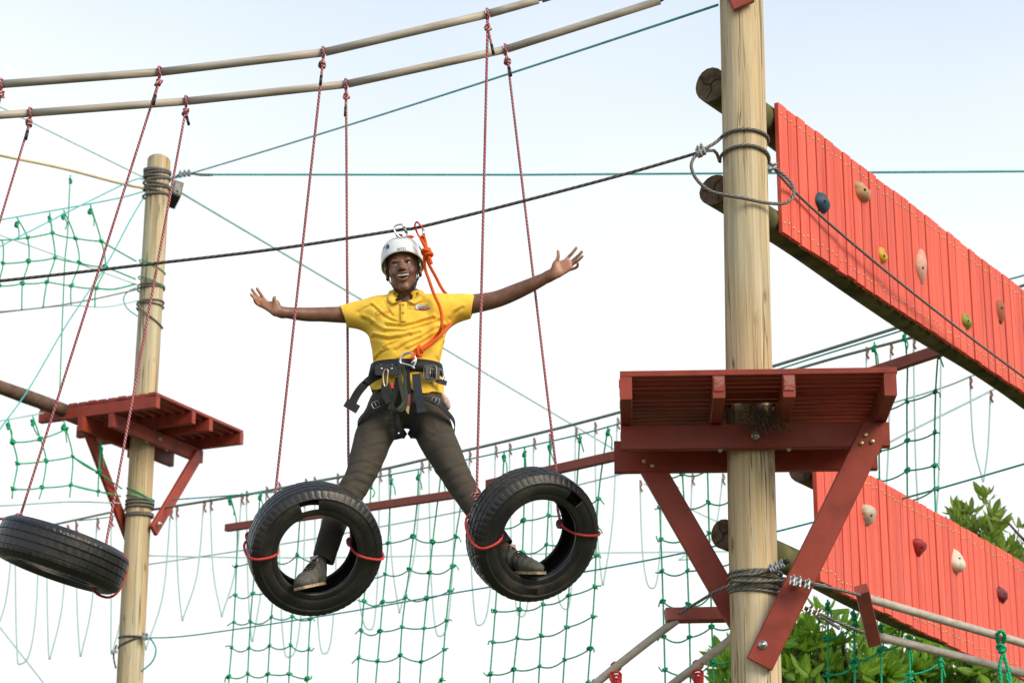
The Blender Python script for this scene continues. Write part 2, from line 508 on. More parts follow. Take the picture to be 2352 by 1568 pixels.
def platform(label, cx, cy, e1, e2, ztop, w, dn, df, joists, npl, r, worn, bh=(.118, .155), seed=3):
    """e1 along the deck planks, e2 along the joists (away); deck from -dn to +df along e2"""
    rs = random.Random(seed)
    c = Vector((cx, cy, 0)); Zv = Vector((0, 0, 1))
    t = thing('wooden_platform', label, 'platform', (cx, cy, ztop), 'red timber platforms on the poles')
    pt = .028
    pit = (dn + df) / npl
    for i in range(npl):
        off = -dn + pit * (i + .5)
        halves = [(-w / 2, w / 2)]
        near_ = max(0.0, abs(off) - pit * .08)
        if near_ < r - .012:
            g_ = math.sqrt((r - .004) ** 2 - near_ ** 2)
            halves = [(-w / 2, -g_), (g_, w / 2)]
        for a, b in halves:
            m = MB()
            dz = rs.uniform(-.002, .002)
            e = rs.uniform(-.006, .006)
            m.board(c + e1 * (a + e) + e2 * off + Zv * (ztop - pt / 2 + dz), c + e1 * (b + e) + e2 * off + Zv * (ztop - pt / 2 + dz), e2, pit - .018, pt, .003)
            m.build('deck_plank', MAT['maroon'], t)
    zj = ztop - pt - .003
    jh = .105
    for k, x in enumerate(joists):
        y0, y1 = -dn + .004, df - .004
        m = MB()
        m.board(c + e1 * x + e2 * y0 + Zv * (zj - jh / 2), c + e1 * x + e2 * y1 + Zv * (zj - jh / 2), e1, .056, jh, .004)
        j = m.build('joist', MAT['maroon'], t)
        if k in worn:
            s = MB(); s.board(c + e1 * x + e2 * (y0 - .004) + Zv * (zj - .008), c + e1 * x + e2 * (y0 - .004) + Zv * (zj - .074), e1, .047, .003, .001)
            s.build('scraped_paint', MAT['maroon_worn'], j)
    zb = zj - jh - .003
    for sgn, h, ext in ((-1, bh[0], (-.625, .63)), (1, bh[1], (-.66, .60))):
        off = sgn * (r + .028)
        m = MB(); m.board(c + e1 * ext[0] * w / 1.25 + e2 * off + Zv * (zb - h / 2), c + e1 * ext[1] * w / 1.25 + e2 * off + Zv * (zb - h / 2), e2, .05, h, .004)
        b = m.build('beam', MAT['maroon'], t)
        if sgn < 0:
            inst('bolt', BOLT, b, c + e1 * .005 + e2 * (off - .026) + Zv * (zb - h / 2), face_rot(-e2))
            for bx in (-.16, .16):
                inst('bolt', BOLT, b, c + e1 * bx + e2 * off + Zv * (zb - h + .001), face_rot(-Zv), .7)
    return t, zb

a3 = math.radians(3)
e1 = Vector((math.cos(a3), -math.sin(a3), 0)); e2 = Vector((math.sin(a3), math.cos(a3), 0))
ZT = P(1747, 845, 9.88).z
plat, zb = platform('large maroon slatted platform seen from below on the foreground pole', PX, PY, e1, e2, ZT, 1.25, .62, .62,
                    (-.598, -.178, .138, .592), 17, PR + .004, (1, 2))
Y1 = PY - PR - .028 - .025 - .021
def brace(pt, a, b, w, th, wd, screws, boltat, nrm):
    m = MB(); m.board(a, b, wd, w, th, .004)
    o = m.build('brace', MAT['maroon'], pt)
    for s in screws: inst('screw', SCREW, o, s, face_rot(nrm), 1.3)
    for s in boltat: inst('bolt', BOLT, o, s, face_rot(nrm), 1.05)
    return o
ybot = PY - PR - .022
yn = lambda y: Y1 + (ybot - Y1) * (y - 985) / 545
brace(plat, P(2013, 978, Y1 - .002), P(1744, 1524, ybot), .128, .038, (1, 0, .5), [P(x, y, Y1 - .024) for x, y in ((1988, 998), (1979, 1017), (2004, 1013))], [P(1752, 1480, ybot - .021)], (0, -1, 0))
yb2 = PY + PR + .028 + .03
brace(plat, P(1490, 1062, yb2), P(1708, 1440, yb2), .12, .038, (1, 0, -.5), [P(x, y, PY + PR - .003) for x, y in ((1499, 1069), (1480, 1059))], [], (0, -1, 0))

# lower end of the brace of the next platform up
t = thing('wooden_platform', 'corner of a red board on the foreground pole at the top edge of the photo', 'platform', P(1705, -150, ybot))
m = MB(); m.board(P(1667, -60, ybot - .004), P(1709, 14, ybot - .004), (1, 0, .55), .118, .038, .004); m.build('brace', MAT['maroon'], t)
m = MB(); m.board(P(1480, -230, ybot - .05), P(1940, -245, ybot - .05), (0, 1, 0), .05, .12, .004); m.build('beam', MAT['maroon'], t)

# ------------------------------------------------------------------ climbing walls
def lump(c, ax, size, seed, prof=None, n=18, m=14, amp=.18, fr=1.6):
    b = MB(); b.ball((0, 0, 0), 1.0, n, m)
    vs = []
    for v in b.v:
        v = Vector(v)
        s = 1 + amp * mnoise.noise(v * fr + Vector((seed * 3.1, seed * 1.7, seed * .9)))
        p = v * s
        if prof: p = prof(p)
        p = Vector((p.x, max(p.y, -.25), p.z))
        vs.append(Vector(c) + ax[0] * p.x * size[0] + ax[1] * p.y * size[1] + ax[2] * p.z * size[2])
    out = MB(); out.add(vs, b.f); return out
def holdmat(name, c): return m_plain(name, c, tuple(x * .75 for x in c), 25, .55, bump=.5, bscale=350)

def climbing_wall(label, A, az, ztop, zbot, nplank, pitch, logs, holds, seed, gaps=(), s0=0.0):
    rs = random.Random(seed)
    d = Vector((math.sin(az), math.cos(az), 0)); n = Vector((math.cos(az), -math.sin(az), 0)); Zv = Vector((0, 0, 1))
    t = thing('climbing_wall', label, 'climbing wall', (A.x, A.y, zbot(0) if callable(zbot) else zbot), 'red plank climbing walls')
    screws = MB()
    th = .026
    for i in range(nplank):
        s = s0 + pitch * (i + .5) + (.006 if i in gaps else 0)
        zt = (ztop(s) if callable(ztop) else ztop) + rs.uniform(-.004, .004)
        zb_ = (zbot(s) if callable(zbot) else zbot) + rs.uniform(-.005, .005)
        off = rs.uniform(-.003, .003); tilt = rs.uniform(-.002, .002)
        if i in gaps: tilt = .010
        p = Vector((A.x, A.y, 0)) + d * s + n * off
        m = MB(); m.board(p + d * tilt + Zv * zb_, p - d * tilt + Zv * zt, d, pitch - .015 + rs.uniform(-.005, .003), th, .003)
        m.build('plank', MAT['coral'], t)
        for zz in (zt - .06, zb_ + .065):
            for q in (-.028, .028):
                cpt = p + d * (q + rs.uniform(-.006, .006)) + n * (th / 2) + Zv * (zz + rs.uniform(-.012, .012))
                screws.tube([cpt, cpt + n * .0035], [.0085, .0065], 7)
    so = screws.build('screws', MAT['screw'], t); so['kind'] = 'stuff'
    base = Vector((A.x, A.y, 0))
    for (lx, ly, lr, ln, pl_off) in logs:
        q0 = PL(lx, ly, base - n * (th / 2 + lr * pl_off), n)
        K = 26; nn = 18; vs = []; fs = []
        for k in range(K + 1):
            s = ln * k / K
            for j in range(nn):
                a = 2 * math.pi * j / nn
                rr = lr * (1 + .05 * math.sin(2 * a + s * 1.1 + lx) + .04 * mnoise.noise(Vector((s * 1.5, math.cos(a), math.sin(a)))))
                vs.append(q0 + d * s + n * rr * math.cos(a) + Zv * (rr * math.sin(a) + .014 * math.sin(s * 2.1)))
        for k in range(K):
            for j in range(nn):
                j2 = (j + 1) % nn
                fs.append((k * nn + j, k * nn + j2, k * nn + nn + j2, k * nn + nn + j))
        m = MB(); m.add(vs, fs); m.add(vs[K * nn:], [tuple(range(nn))]); lo = m.build('log', MAT['log'], t)
        e = MB(); e.add([v - d * .002 for v in vs[:nn]], [tuple(range(nn - 1, -1, -1))], None, 0, False)
        eo = e.build('end_grain', MAT['endgrain'], lo)
        ck = MB()
        c0 = q0 - d * .004
        for k in range(3):
            a = 2.1 * k + lx
            pts = [c0 + (n * math.cos(a + .25 * math.sin(u * 5)) + Zv * math.sin(a + .25 * math.sin(u * 5))) * lr * .85 * u for u in (0, .25, .5, .75, 1)]
            ck.ribbon(pts, [.007, .006, .005, .004, .002], .002, n)
        tag(ck.build('cracks', MAT['crack'], lo), kind='stuff')
    for k, (hx, hy, size, matn, colr, lab, prof, fr) in enumerate(holds):
        q = PL(hx, hy, base + n * (th / 2), n) - n * (size[1] * .2)
        h = lump(q, (d, n, Zv), size, seed + k, prof, fr=fr).build('climbing_hold', holdmat(matn, colr), t)
        h['label'] = lab
        look = (n * .75 + (CAM - q).normalized() * .65).normalized()
        bv = max((LOC[h.name] + v.co for v in h.data.vertices), key=lambda v: (v - q).normalized().dot(look))
        hb = MB(); dv = (bv - q).normalized()
        hb.tube([bv - dv * .012, bv + dv * .0012], [.0085, .0075], 9); hb.build('bolt_hole', MAT['crack'], h)
    return t, d, n
def pr_lip(p):     # scooped top
    k = .55 * math.exp(-((p.z - .45) ** 2) / .08) * max(0, 1 - abs(p.x)) if p.y > .2 else 0
    return Vector((p.x, p.y * (1 - k), p.z))
def pr_notch(p):
    k = .8 * math.exp(-((p.x - .15) ** 2 + (p.z - .55) ** 2) / .12)
    return Vector((p.x, p.y * (1 - .5 * k), p.z * (1 - .45 * k)))
def pr_tall(p): return Vector((p.x * (1 - .35 * abs(p.z)) + .25 * p.z * p.z, p.y * (1 - .3 * p.z * p.z) + .25 * max(0, p.z), p.z))
def pr_tri(p): return Vector((p.x * (.75 - .5 * p.z), p.y * (1.0 - .35 * p.z), p.z))
def pr_tip(p): return Vector((p.x * (1 + .25 * p.z), p.y * (1 + .2 * p.z), p.z * (1.25 if p.z < 0 else .85)))
def pr_rock(p):
    q = [round(c * 2.2) / 2.2 * .45 + c * .55 for c in p]; return Vector((q[0] * (.8 + .3 * p.z), q[1] * (1 + .3 * p.z), q[2]))

AZ1 = math.radians(32)
A1 = P(1786, 385, 10.95)
wall1, d1, n1 = climbing_wall('upper climbing wall of bright coral red upright planks sloping down to the right edge', A1, AZ1,
    P(1782, 234, 10.95).z, P(1793, 533, 10.95).z, 40, .1175,
    [(1632, 195, .088, 5.2, 1.0), (1641, 436, .08, 5.2, 1.0)],
    [(1886, 465, (0.075, 0.058, 0.055), 'blue_hold', (.015, .07, .11), 'dark blue rounded climbing hold', None, 1.2),
     (1978, 441, (0.099, 0.065, 0.050), 'tan_hold', (.55, .32, .16), 'tan notched climbing hold', pr_notch, 1.5),
     (2026, 588, (0.053, 0.034, 0.050), 'yellow_hold', (.62, .36, .02), 'small yellow climbing hold', pr_lip, 1.2),
     (2112, 612, (0.083, 0.050, 0.109), 'pink_hold', (.68, .36, .27), 'tall pale pink curved climbing hold', pr_tall, 1.0),
     (2218, 738, (0.075, 0.045, 0.050), 'olive_hold', (.28, .26, .03), 'olive green lipped climbing hold', pr_lip, 1.2),
     (2296, 712, (0.066, 0.040, 0.071), 'brown_hold', (.36, .09, .03), 'rust brown pointed climbing hold', pr_tip, 1.2)], 21)
AZ2 = math.radians(29)
A2 = P(1873, 1200, 11.40)
n2 = Vector((math.cos(AZ2), -math.sin(AZ2), 0))
zt2 = PL(2013, 1103, A2, n2).z; zb2 = PL(1887, 1338, A2, n2).z
zt2b = PL(2320, 1277, A2, n2).z; zb2b = PL(2261, 1518, A2, n2).z
print('lower wall z', zt2, zt2b, zb2, zb2b)
wall2, d2, n2 = climbing_wall('lower climbing wall of coral red planks behind the large platform brace', A2, AZ2,
    lambda s: zt2 + (zt2b - zt2) * min(1.2, max(0, (s - .75) / 1.7)), lambda s: zb2 + (zb2b - zb2) * min(1.3, s / 2.1), 40, .1175,
    [(1663, 1226, .07, 4.2, 1.0), (1840, 1075, .07, 3.4, 1.0)],
    [(1990, 1183, (0.075, 0.062, 0.060), 'cream_hold', (.55, .47, .38), 'cream rock shaped climbing hold', pr_rock, 1.8),
     (2108, 1254, (0.075, 0.058, 0.050), 'red_hold', (.34, .012, .018), 'glossy red rounded climbing hold', pr_tip, 1.2),
     (2194, 1286, (0.091, 0.062, 0.073), 'white_hold', (.72, .66, .54), 'white triangular climbing hold', pr_tri, 1.2),
     (2299, 1364, (0.091, 0.056, 0.055), 'maroon_hold', (.17, .012, .03), 'dark maroon notched climbing hold', pr_notch, 1.6)], 33, gaps=(5,))

# ------------------------------------------------------------------ ropes, clamps, knots
def coil(cx, cy, r, z, tilt=(0, 0), a0=0, a1=2 * math.pi, n=40, rise=0.0):
    return [Vector((cx + r * math.cos(a0 + (a1 - a0) * k / n), cy + r * math.sin(a0 + (a1 - a0) * k / n),
            z + tilt[0] * math.cos(a0 + (a1 - a0) * k / n) + tilt[1] * math.sin(a0 + (a1 - a0) * k / n) + rise * k / n)) for k in range(n + 1)]
def clamp_mesh():
    m = MB()
    m.box((0, 0, -.004), Vector((.011, 0, 0)), Vector((0, .020, 0)), Vector((0, 0, .009)))
    for s in (-1, 1):
        m.tube([(0, s * .014, -.012), (0, s * .014, .030)], .004, 6)
        m.tube([(0, s * .014, .010), (0, s * .014, .019)], .0075, 6)
    m.tube(spl([(0, -.014, -.012), (0, -.009, -.022), (0, .009, -.022), (0, .014, -.012)], 4), .004, 6)
    return m.mesh('cable_clamp', MAT['steel'], Vector((0, 0, 0)))[0]
CLAMP = clamp_mesh()
def clamps(t, pts, dirs, sc=1.0, up=(0, -1, .3)):
    for p, dd in zip(pts, dirs):
        x = Vector(dd).normalized(); z = Vector(up); z = (z - x * z.dot(x)).normalized(); y = z.cross(x)
        M_ = Matrix((x, y, z)).transposed().to_quaternion()
        inst('cable_clamp', CLAMP, t, p, M_, sc)
def knot_pts(turns, R, h, lobes=2):
    n = turns * 12
    return [Vector((R * (1 + .25 * math.sin(k * .9)) * math.cos(2 * math.pi * k / 12), R * math.sin(2 * math.pi * k / 12), h * (k / n - .5) + .25 * R * math.sin(k * .7))) for k in range(n + 1)]
def knot_mesh(name, r, mat, R=1.45, h=4.2, turns=3, cross=True):
    m = MB()
    m.tube(knot_pts(turns, r * R, r * h), r * .92, 8)
    if cross:
        m.tube(spl([Vector((-r * 1.2, -r * 2.2, -r * h * .5)), Vector((r * .2, -r * 2.7, -r * .4)), Vector((r * 2.4, -r * .9, r * h * .45)), Vector((r * .6, r * 1.9, r * h * .6)), Vector((-r * 2, r * .6, r * .2)), Vector((-r * 1.2, -r * 2.2, -r * h * .5))], 5), r * .92, 8)
    m.tube(line((0, 0, -r * h * .7), (0, 0, r * h * .7), 4), r, 8)
    return m.mesh(name, mat, Vector((0, 0, 0)))[0]
RR = .0064
KNOT_RED = knot_mesh('knot', RR, MAT['redrope'])
GR = .0058
KNOT_GRN = knot_mesh('knot', GR, MAT['greenrope'], 1.3, 2.6, 2)
KNOT_GRN_BIG = knot_mesh('knot', GR, MAT['greenrope'], 1.5, 6.5, 4)
def axis_rot(v, spin=0.0):
    q = Vector(v).to_track_quat('Z', 'Y')
    from mathutils import Quaternion
    return q @ Quaternion((0, 0, 1), spin)

# safety cable from the left, clamped to a loop round the foreground pole
CAB = [(-260, 668, 10.75), (0, 645, 10.7), (330, 608, 10.66), (640, 571, 10.62), (905, 530, 10.58), (975, 519, 10.56), (1240, 452, 10.5), (1450, 396, 10.46), (1600, 352, 10.42)]
t = thing('steel_cable', 'dark twisted steel safety cable crossing above the helmet and clamped at the foreground pole', 'cable', P(900, 530, 10.58))
m = MB(); m.tube(spl([P(*q) for q in CAB], 10), .0085, 8); m.build('cable', MAT['cable_dark'], t)
pz1 = P(1700, 310, 10.38).z
CX = pole_cx(pz1)
def ring(z, tilt, a0, a1, r=PR + .008, rise=0): return coil(CX, PY, r, z, tilt, a0, a1, 36, rise)
D = math.radians
lp = [P(1600, 352, 10.42), P(1640, 330, 10.44)] + ring(pz1 + .015, (.0, -.015), D(200), D(360 + 130), rise=.0)
m = MB(); m.tube(spl(lp, 3), .0085, 8); m.build('pole_loop', MAT['cable'], t)
lp = [P(1600, 352, 10.41), P(1640, 346, 10.47)] + ring(pz1 - .085, (0, -.03), D(175), D(360 + 60), r=PR + .009)
m = MB(); m.tube(spl(lp, 3), .0085, 8); m.build('pole_loop', MAT['cable'], t)
lp = [P(x, y, Y) for x, y, Y in ((1604, 352, 10.40), (1592, 366, 10.385), (1588, 385, 10.375), (1600, 412, 10.37), (1628, 437, 10.365), (1665, 448, 10.36), (1710, 456, 10.355), (1760, 466, 10.39), (1800, 467, 10.45), (1822, 452, 10.5), (1820, 425, 10.56), (1800, 402, 10.62), (1775, 384, 10.66))]
m = MB(); m.tube(spl(lp, 6), .0085, 8); m.build('slack_loop', MAT['cable'], t)
clamps(t, [P(1605, 350, 10.40), P(1613, 345, 10.41)], [(1, 0, .3)] * 2, 1.15)

wcab = [P(1757, 360, 10.63), P(1775, 384, 10.66)] + [PL(x, y, Vector((A1.x, A1.y, 0)) + n1 * (.035 + .02 * k), n1) for k, (x, y) in enumerate(((1830, 445), (1930, 535), (2060, 643), (2200, 753), (2352, 866), (2420, 915)))]
t = thing('steel_cable', 'thin grey steel cable running diagonally down across the upper climbing wall', 'cable', wcab[1])
m = MB(); m.tube(spl(wcab, 6), .0075, 8); m.build('cable', MAT['cable'], t)
clamps(t, [P(1772, 385, 10.645)], [(.7, .5, -.5)], 1.1)

# coil of cable low on the foreground pole
pz2 = P(1735, 1330, 10.38).z
CX = pole_cx(pz2)
t = thing('steel_cable', 'grey steel cable wound many turns round the foreground pole under the platform', 'cable', (CX, PY, pz2))
for k in range(7):
    m = MB(); m.tube(coil(CX, PY, PR + .0085 + (.006 if k in (2, 4) else 0), pz2 + .048 - .0165 * k, (.012 * math.sin(k * 1.9), -.004 + .006 * math.cos(k * 2.3)), n=40), .0078, 8, closed=False)
    m.build('turn', MAT['cable'], t)
tail = [P(1718, 1320, 10.365), P(1745, 1315, 10.362), P(1775, 1303, 10.36), P(1812, 1288, 10.34)]
m = MB(); m.tube(spl(tail, 5), .0078, 8); m.build('tail', MAT['cable'], t)
clamps(t, [P(1772, 1305, 10.352), P(1784, 1300, 10.35), P(1796, 1295, 10.345)], [(1, 0, .35)] * 3, .85)
m = MB(); m.tube([P(1800, 1291, 10.34), P(1812, 1287, 10.34)], .011, 8); m.build('taped_end', MAT['black'], t)
lc = [P(1678, 1342, 10.44), P(1640, 1360, 10.5), P(1600, 1384, 10.62), P(1560, 1408, 10.72)]
m = MB(); m.tube(spl(lc, 5), .0075, 8); m.build('cable', MAT['cable'], t)
YB = 10.285
rc = [P(1680, 1333, 10.40), P(1740, 1335, 10.355), P(1795, 1333, 10.36), P(1860, 1341, YB), P(1920, 1352, 10.30), P(1975, 1366, 10.42)]
m = MB(); m.tube(spl(rc, 5), .0078, 8); m.build('cable', MAT['cable'], t)
m = MB(); m.tube(spl([P(1795, 1327, 10.37), P(1850, 1336, YB), P(1898, 1345, YB)], 5), .0078, 8); m.build('doubled_end', MAT['cable'], t)
clamps(t, [P(x, y, YB - .012) for x, y in ((1820, 1334), (1834, 1337), (1854, 1342))], [(1, 0, -.2)] * 3, 1.1)
lc2 = [P(1800, 1360, 10.62), P(1832, 1386, 10.56), P(1870, 1403, 10.52), P(1925, 1428, 10.5), P(1985, 1452, 10.58)]
m = MB(); m.tube(spl(lc2, 5), .0078, 8); m.build('cable', MAT['cable'], t)
m = MB(); m.tube(spl([P(1838, 1391, 10.55), P(1870, 1407, 10.515), P(1900, 1424, 10.5), P(1929, 1444, 10.5)], 5), .0075, 8); m.build('doubled_end', MAT['cable'], t)
clamps(t, [P(x, y, 10.51) for x, y in ((1843, 1391), (1862, 1399), (1881, 1407))], [(1, 0, -.45)] * 3, 1.0)

# ------------------------------------------------------------------ spacer bars and sloping pipes
m = MB(); m.board(P(1529, 1413, 10.8), P(1706, 1410, 10.86), (0, .25, 1), .066, .05, .003)
tag(m.build('spacer_bar', MAT['rail_red']), 'short level red wooden bar left of the foreground pole below the platform', 'wooden bar')
m = MB(); m.board(P(1979, 1352, 10.46), P(2007, 1474, 10.72), (1, 0, .15), .062, .06, .003)
tag(m.build('spacer_bar', MAT['rail_red']), 'steep red brown wooden block in front of the lower climbing wall', 'wooden bar')
PIPE_R = .0205
def pipe(label, pts, r=PIPE_R, group='beige pipes over the course cables'):
    m = MB(); m.tube(spl([P(*q) for q in pts], 8), r, 12)
    return tag(m.build('pipe', MAT['pipe']), label, 'pipe', group)
pipe('beige pipe sloping down left from the end of the short red bar', [(1556, 1422, 10.8), (1470, 1487, 10.85), (1362, 1574, 10.92), (1240, 1680, 11)])
pipe('beige pipe sloping down left out from behind the foreground pole', [(1700, 1450, 10.83), (1603, 1526, 10.9), (1540, 1574, 10.94), (1420, 1670, 11)])
pipe('upper beige pipe leaving the steep red block toward the right edge', [(1988, 1372, 10.5), (2150, 1419, 10.72), (2352, 1477, 11.0), (2420, 1498, 11.1)])
pipe('lower beige pipe leaving the foot of the steep red block along the climbing wall', [(2018, 1461, 10.72), (2200, 1506, 10.95), (2352, 1546, 11.2), (2420, 1566, 11.3)])
def looped_rope(label, x, y, Y, mat, col):
    m = MB(); t = thing('tied_rope', label, 'rope', P(x, y, Y), 'red rope knots under the sloping pipes')
    q = lambda a, b, c=0: P(x + a, y + b, Y + c)
    m.tube([q(11 * math.cos(k), 11 * math.sin(k) * .9, .03 * math.sin(k * .7)) for k in [6.283 * i / 14 for i in range(14)]], .0065, 7, closed=True)
    m.build('loop', mat, t)
    for k in range(4):
        b = MB(); b.tube(spl([q(-9 + k, 14 + k * 7, -.03), q(4, 12 + k * 8, -.045), q(11, 20 + k * 6, -.02), q(2, 28 + k * 6, -.045), q(-8, 24 + k * 5, -.03)], 5), .0066, 7)
        b.build('coil', mat, t)
    b = MB(); b.tube(spl([q(-10, 12, -.02), q(-13, 26, -.03), q(-6, 40, -.035), q(3, 60, -.02)], 5), .0065, 7); b.build('strand', mat, t)
looped_rope('red rope knotted under the left sloping pipe at the bottom edge', 1415, 1530, 10.89, MAT['redrope_plain'], 0)
looped_rope('red rope knotted under the right sloping pipe beside the foreground pole', 1603, 1526, 10.9, MAT['redrope_plain'], 0)
t = thing('tied_rope', 'thick green rope knotted over the lower right pipes', 'rope', P(2300, 1490, 10.9))
gy = 10.9
ring_ = [P(2299 + 9 * math.cos(a), 1463 + 15 * math.sin(a), gy + .035 * math.sin(a * 1.0)) for a in [6.283 * i / 16 for i in range(16)]]
m = MB(); m.tube(ring_, .009, 8, closed=True); m.build('loop', MAT['greenrope'], t)
KG2 = knot_mesh('knot', .0085, MAT['greenrope'], 1.4, 3.6, 3)
inst('knot', KG2, t, P(2301, 1490, gy - .03), axis_rot((0, 0, 1)))
for pts in ([(2303, 1500), (2296, 1530), (2299, 1565), (2297, 1620)], [(2305, 1500), (2312, 1525), (2320, 1560), (2326, 1620)], [(2322, 1535), (2312, 1552), (2318, 1566), (2330, 1580)]):
    m = MB(); m.tube(spl([P(x, y, gy - .03) for x, y in pts], 6), .0088, 8); m.build('strand', MAT['greenrope'], t)

# bird nest caught on the beam of the large platform
m = MB(); nr = random.Random(4)
nc = P(1752, 962, 10.2)
for k in range(260):
    p = nc + Vector((nr.gauss(0, .055), nr.gauss(0, .05), nr.gauss(0, .028)))
    v = Vector((nr.gauss(0, 1), nr.gauss(0, .6), nr.gauss(-.1, .6))).normalized() * nr.uniform(.03, .09)
    if nr.random() < .15: v = Vector((nr.gauss(0, .03), nr.gauss(-.02, .02), -nr.uniform(.04, .09)))
    m.tube([p, p + v * .5 + Vector((0, 0, nr.gauss(0, .012))), p + v], [.0012, .0014, .0008], 4)
t = thing('bird_nest', 'dark tangled bird nest tucked under the large platform beside the pole', 'nest', nc)
tag(m.build('straw', m_plain('nest_straw', (.13, .09, .05), (.035, .024, .016), 60, .95), t), kind='stuff')
# ------------------------------------------------------------------ overhead pipes of the tyre walk
NEAR = [(-240, 208, 10.38), (0, 194, 10.35), (367, 166, 10.3), (743, 121, 10.26), (1120, 33, 10.21), (1240, -1, 10.2), (1420, -56, 10.19)]
FAR = [(-240, 281, 10.82), (70, 260, 10.8), (428, 233, 10.78), (795, 194, 10.76), (1161, 114, 10.74), (1519, 1, 10.72)]
def kinkpipe(label, pts):
    m = MB(); Q = [P(*q) for q in pts]
    for a, b in zip(Q, Q[1:]):
        d = (b - a).normalized()
        m.tube(line(a + d * .008, b - d * .008, 3), PIPE_R, 14)
    t = thing('pipe', label, 'pipe', Q[2], 'beige pipes over the course cables')
    m2 = MB(); m2.tube(Q + [P(1690, -110, 10.45)], .009, 8)
    for k, (a, b) in enumerate(zip(Q, Q[1:])):
        d = (b - a).normalized(); mm = MB(); mm.tube(line(a + d * .009, b - d * .009, 3), PIPE_R, 14); mm.build('sleeve', MAT['pipe'], t)
    m2.build('cable', MAT['cable_dark'], t)
    return t
kinkpipe('upper of the two beige pipes running across the top of the photo', NEAR)
kinkpipe('lower of the two beige pipes running across the top of the photo', FAR)

# ------------------------------------------------------------------ tyres
def text_flat(s, size):
    cu = bpy.data.curves.new('t', 'FONT'); cu.body = s; cu.size = size; cu.resolution_u = 2; cu.align_x = 'CENTER'
    o = bpy.data.objects.new('t', cu); COL.objects.link(o)
    dg = bpy.context.evaluated_depsgraph_get(); me = o.evaluated_get(dg).to_mesh()
    vs = [v.co.copy() for v in me.vertices]; fs = [tuple(p.vertices) for p in me.polygons]
    o.evaluated_get(dg).to_mesh_clear(); bpy.data.objects.remove(o); bpy.data.curves.remove(cu)
    return vs, fs

def m_rubber(name, dusty):
    t = NT(name)
    g = t.noise((6, 6, 6), 5, .6); f_ = t.noise((70, 70, 70), 4)
    base = t.ramp(g, [(.35, (.010, .0105, .012)), (.55, (.018, .0175, .017)), (.75, dusty)])
    base = t.mix(t.ramp(f_, [(.6, 0.0), (.85, .35)]), base, (.09, .08, .065))
    t.col(base); t.rough(t.ramp(g, [(.3, .30), (.7, .52)])); t.set('Specular IOR Level', .5)
    t.bump(f_, .25, .004)
    return t.m
MAT['rubber'] = m_rubber('tyre_rubber', (.05, .042, .032))
MAT['rubber_letters'] = m_plain('tyre_lettering', (.035, .034, .034), (.022, .021, .021), 60, .4)
MAT['rubber_edge'] = m_plain('cut_rubber_edge', (.15, .11, .07), (.05, .04, .03), 60, .85)

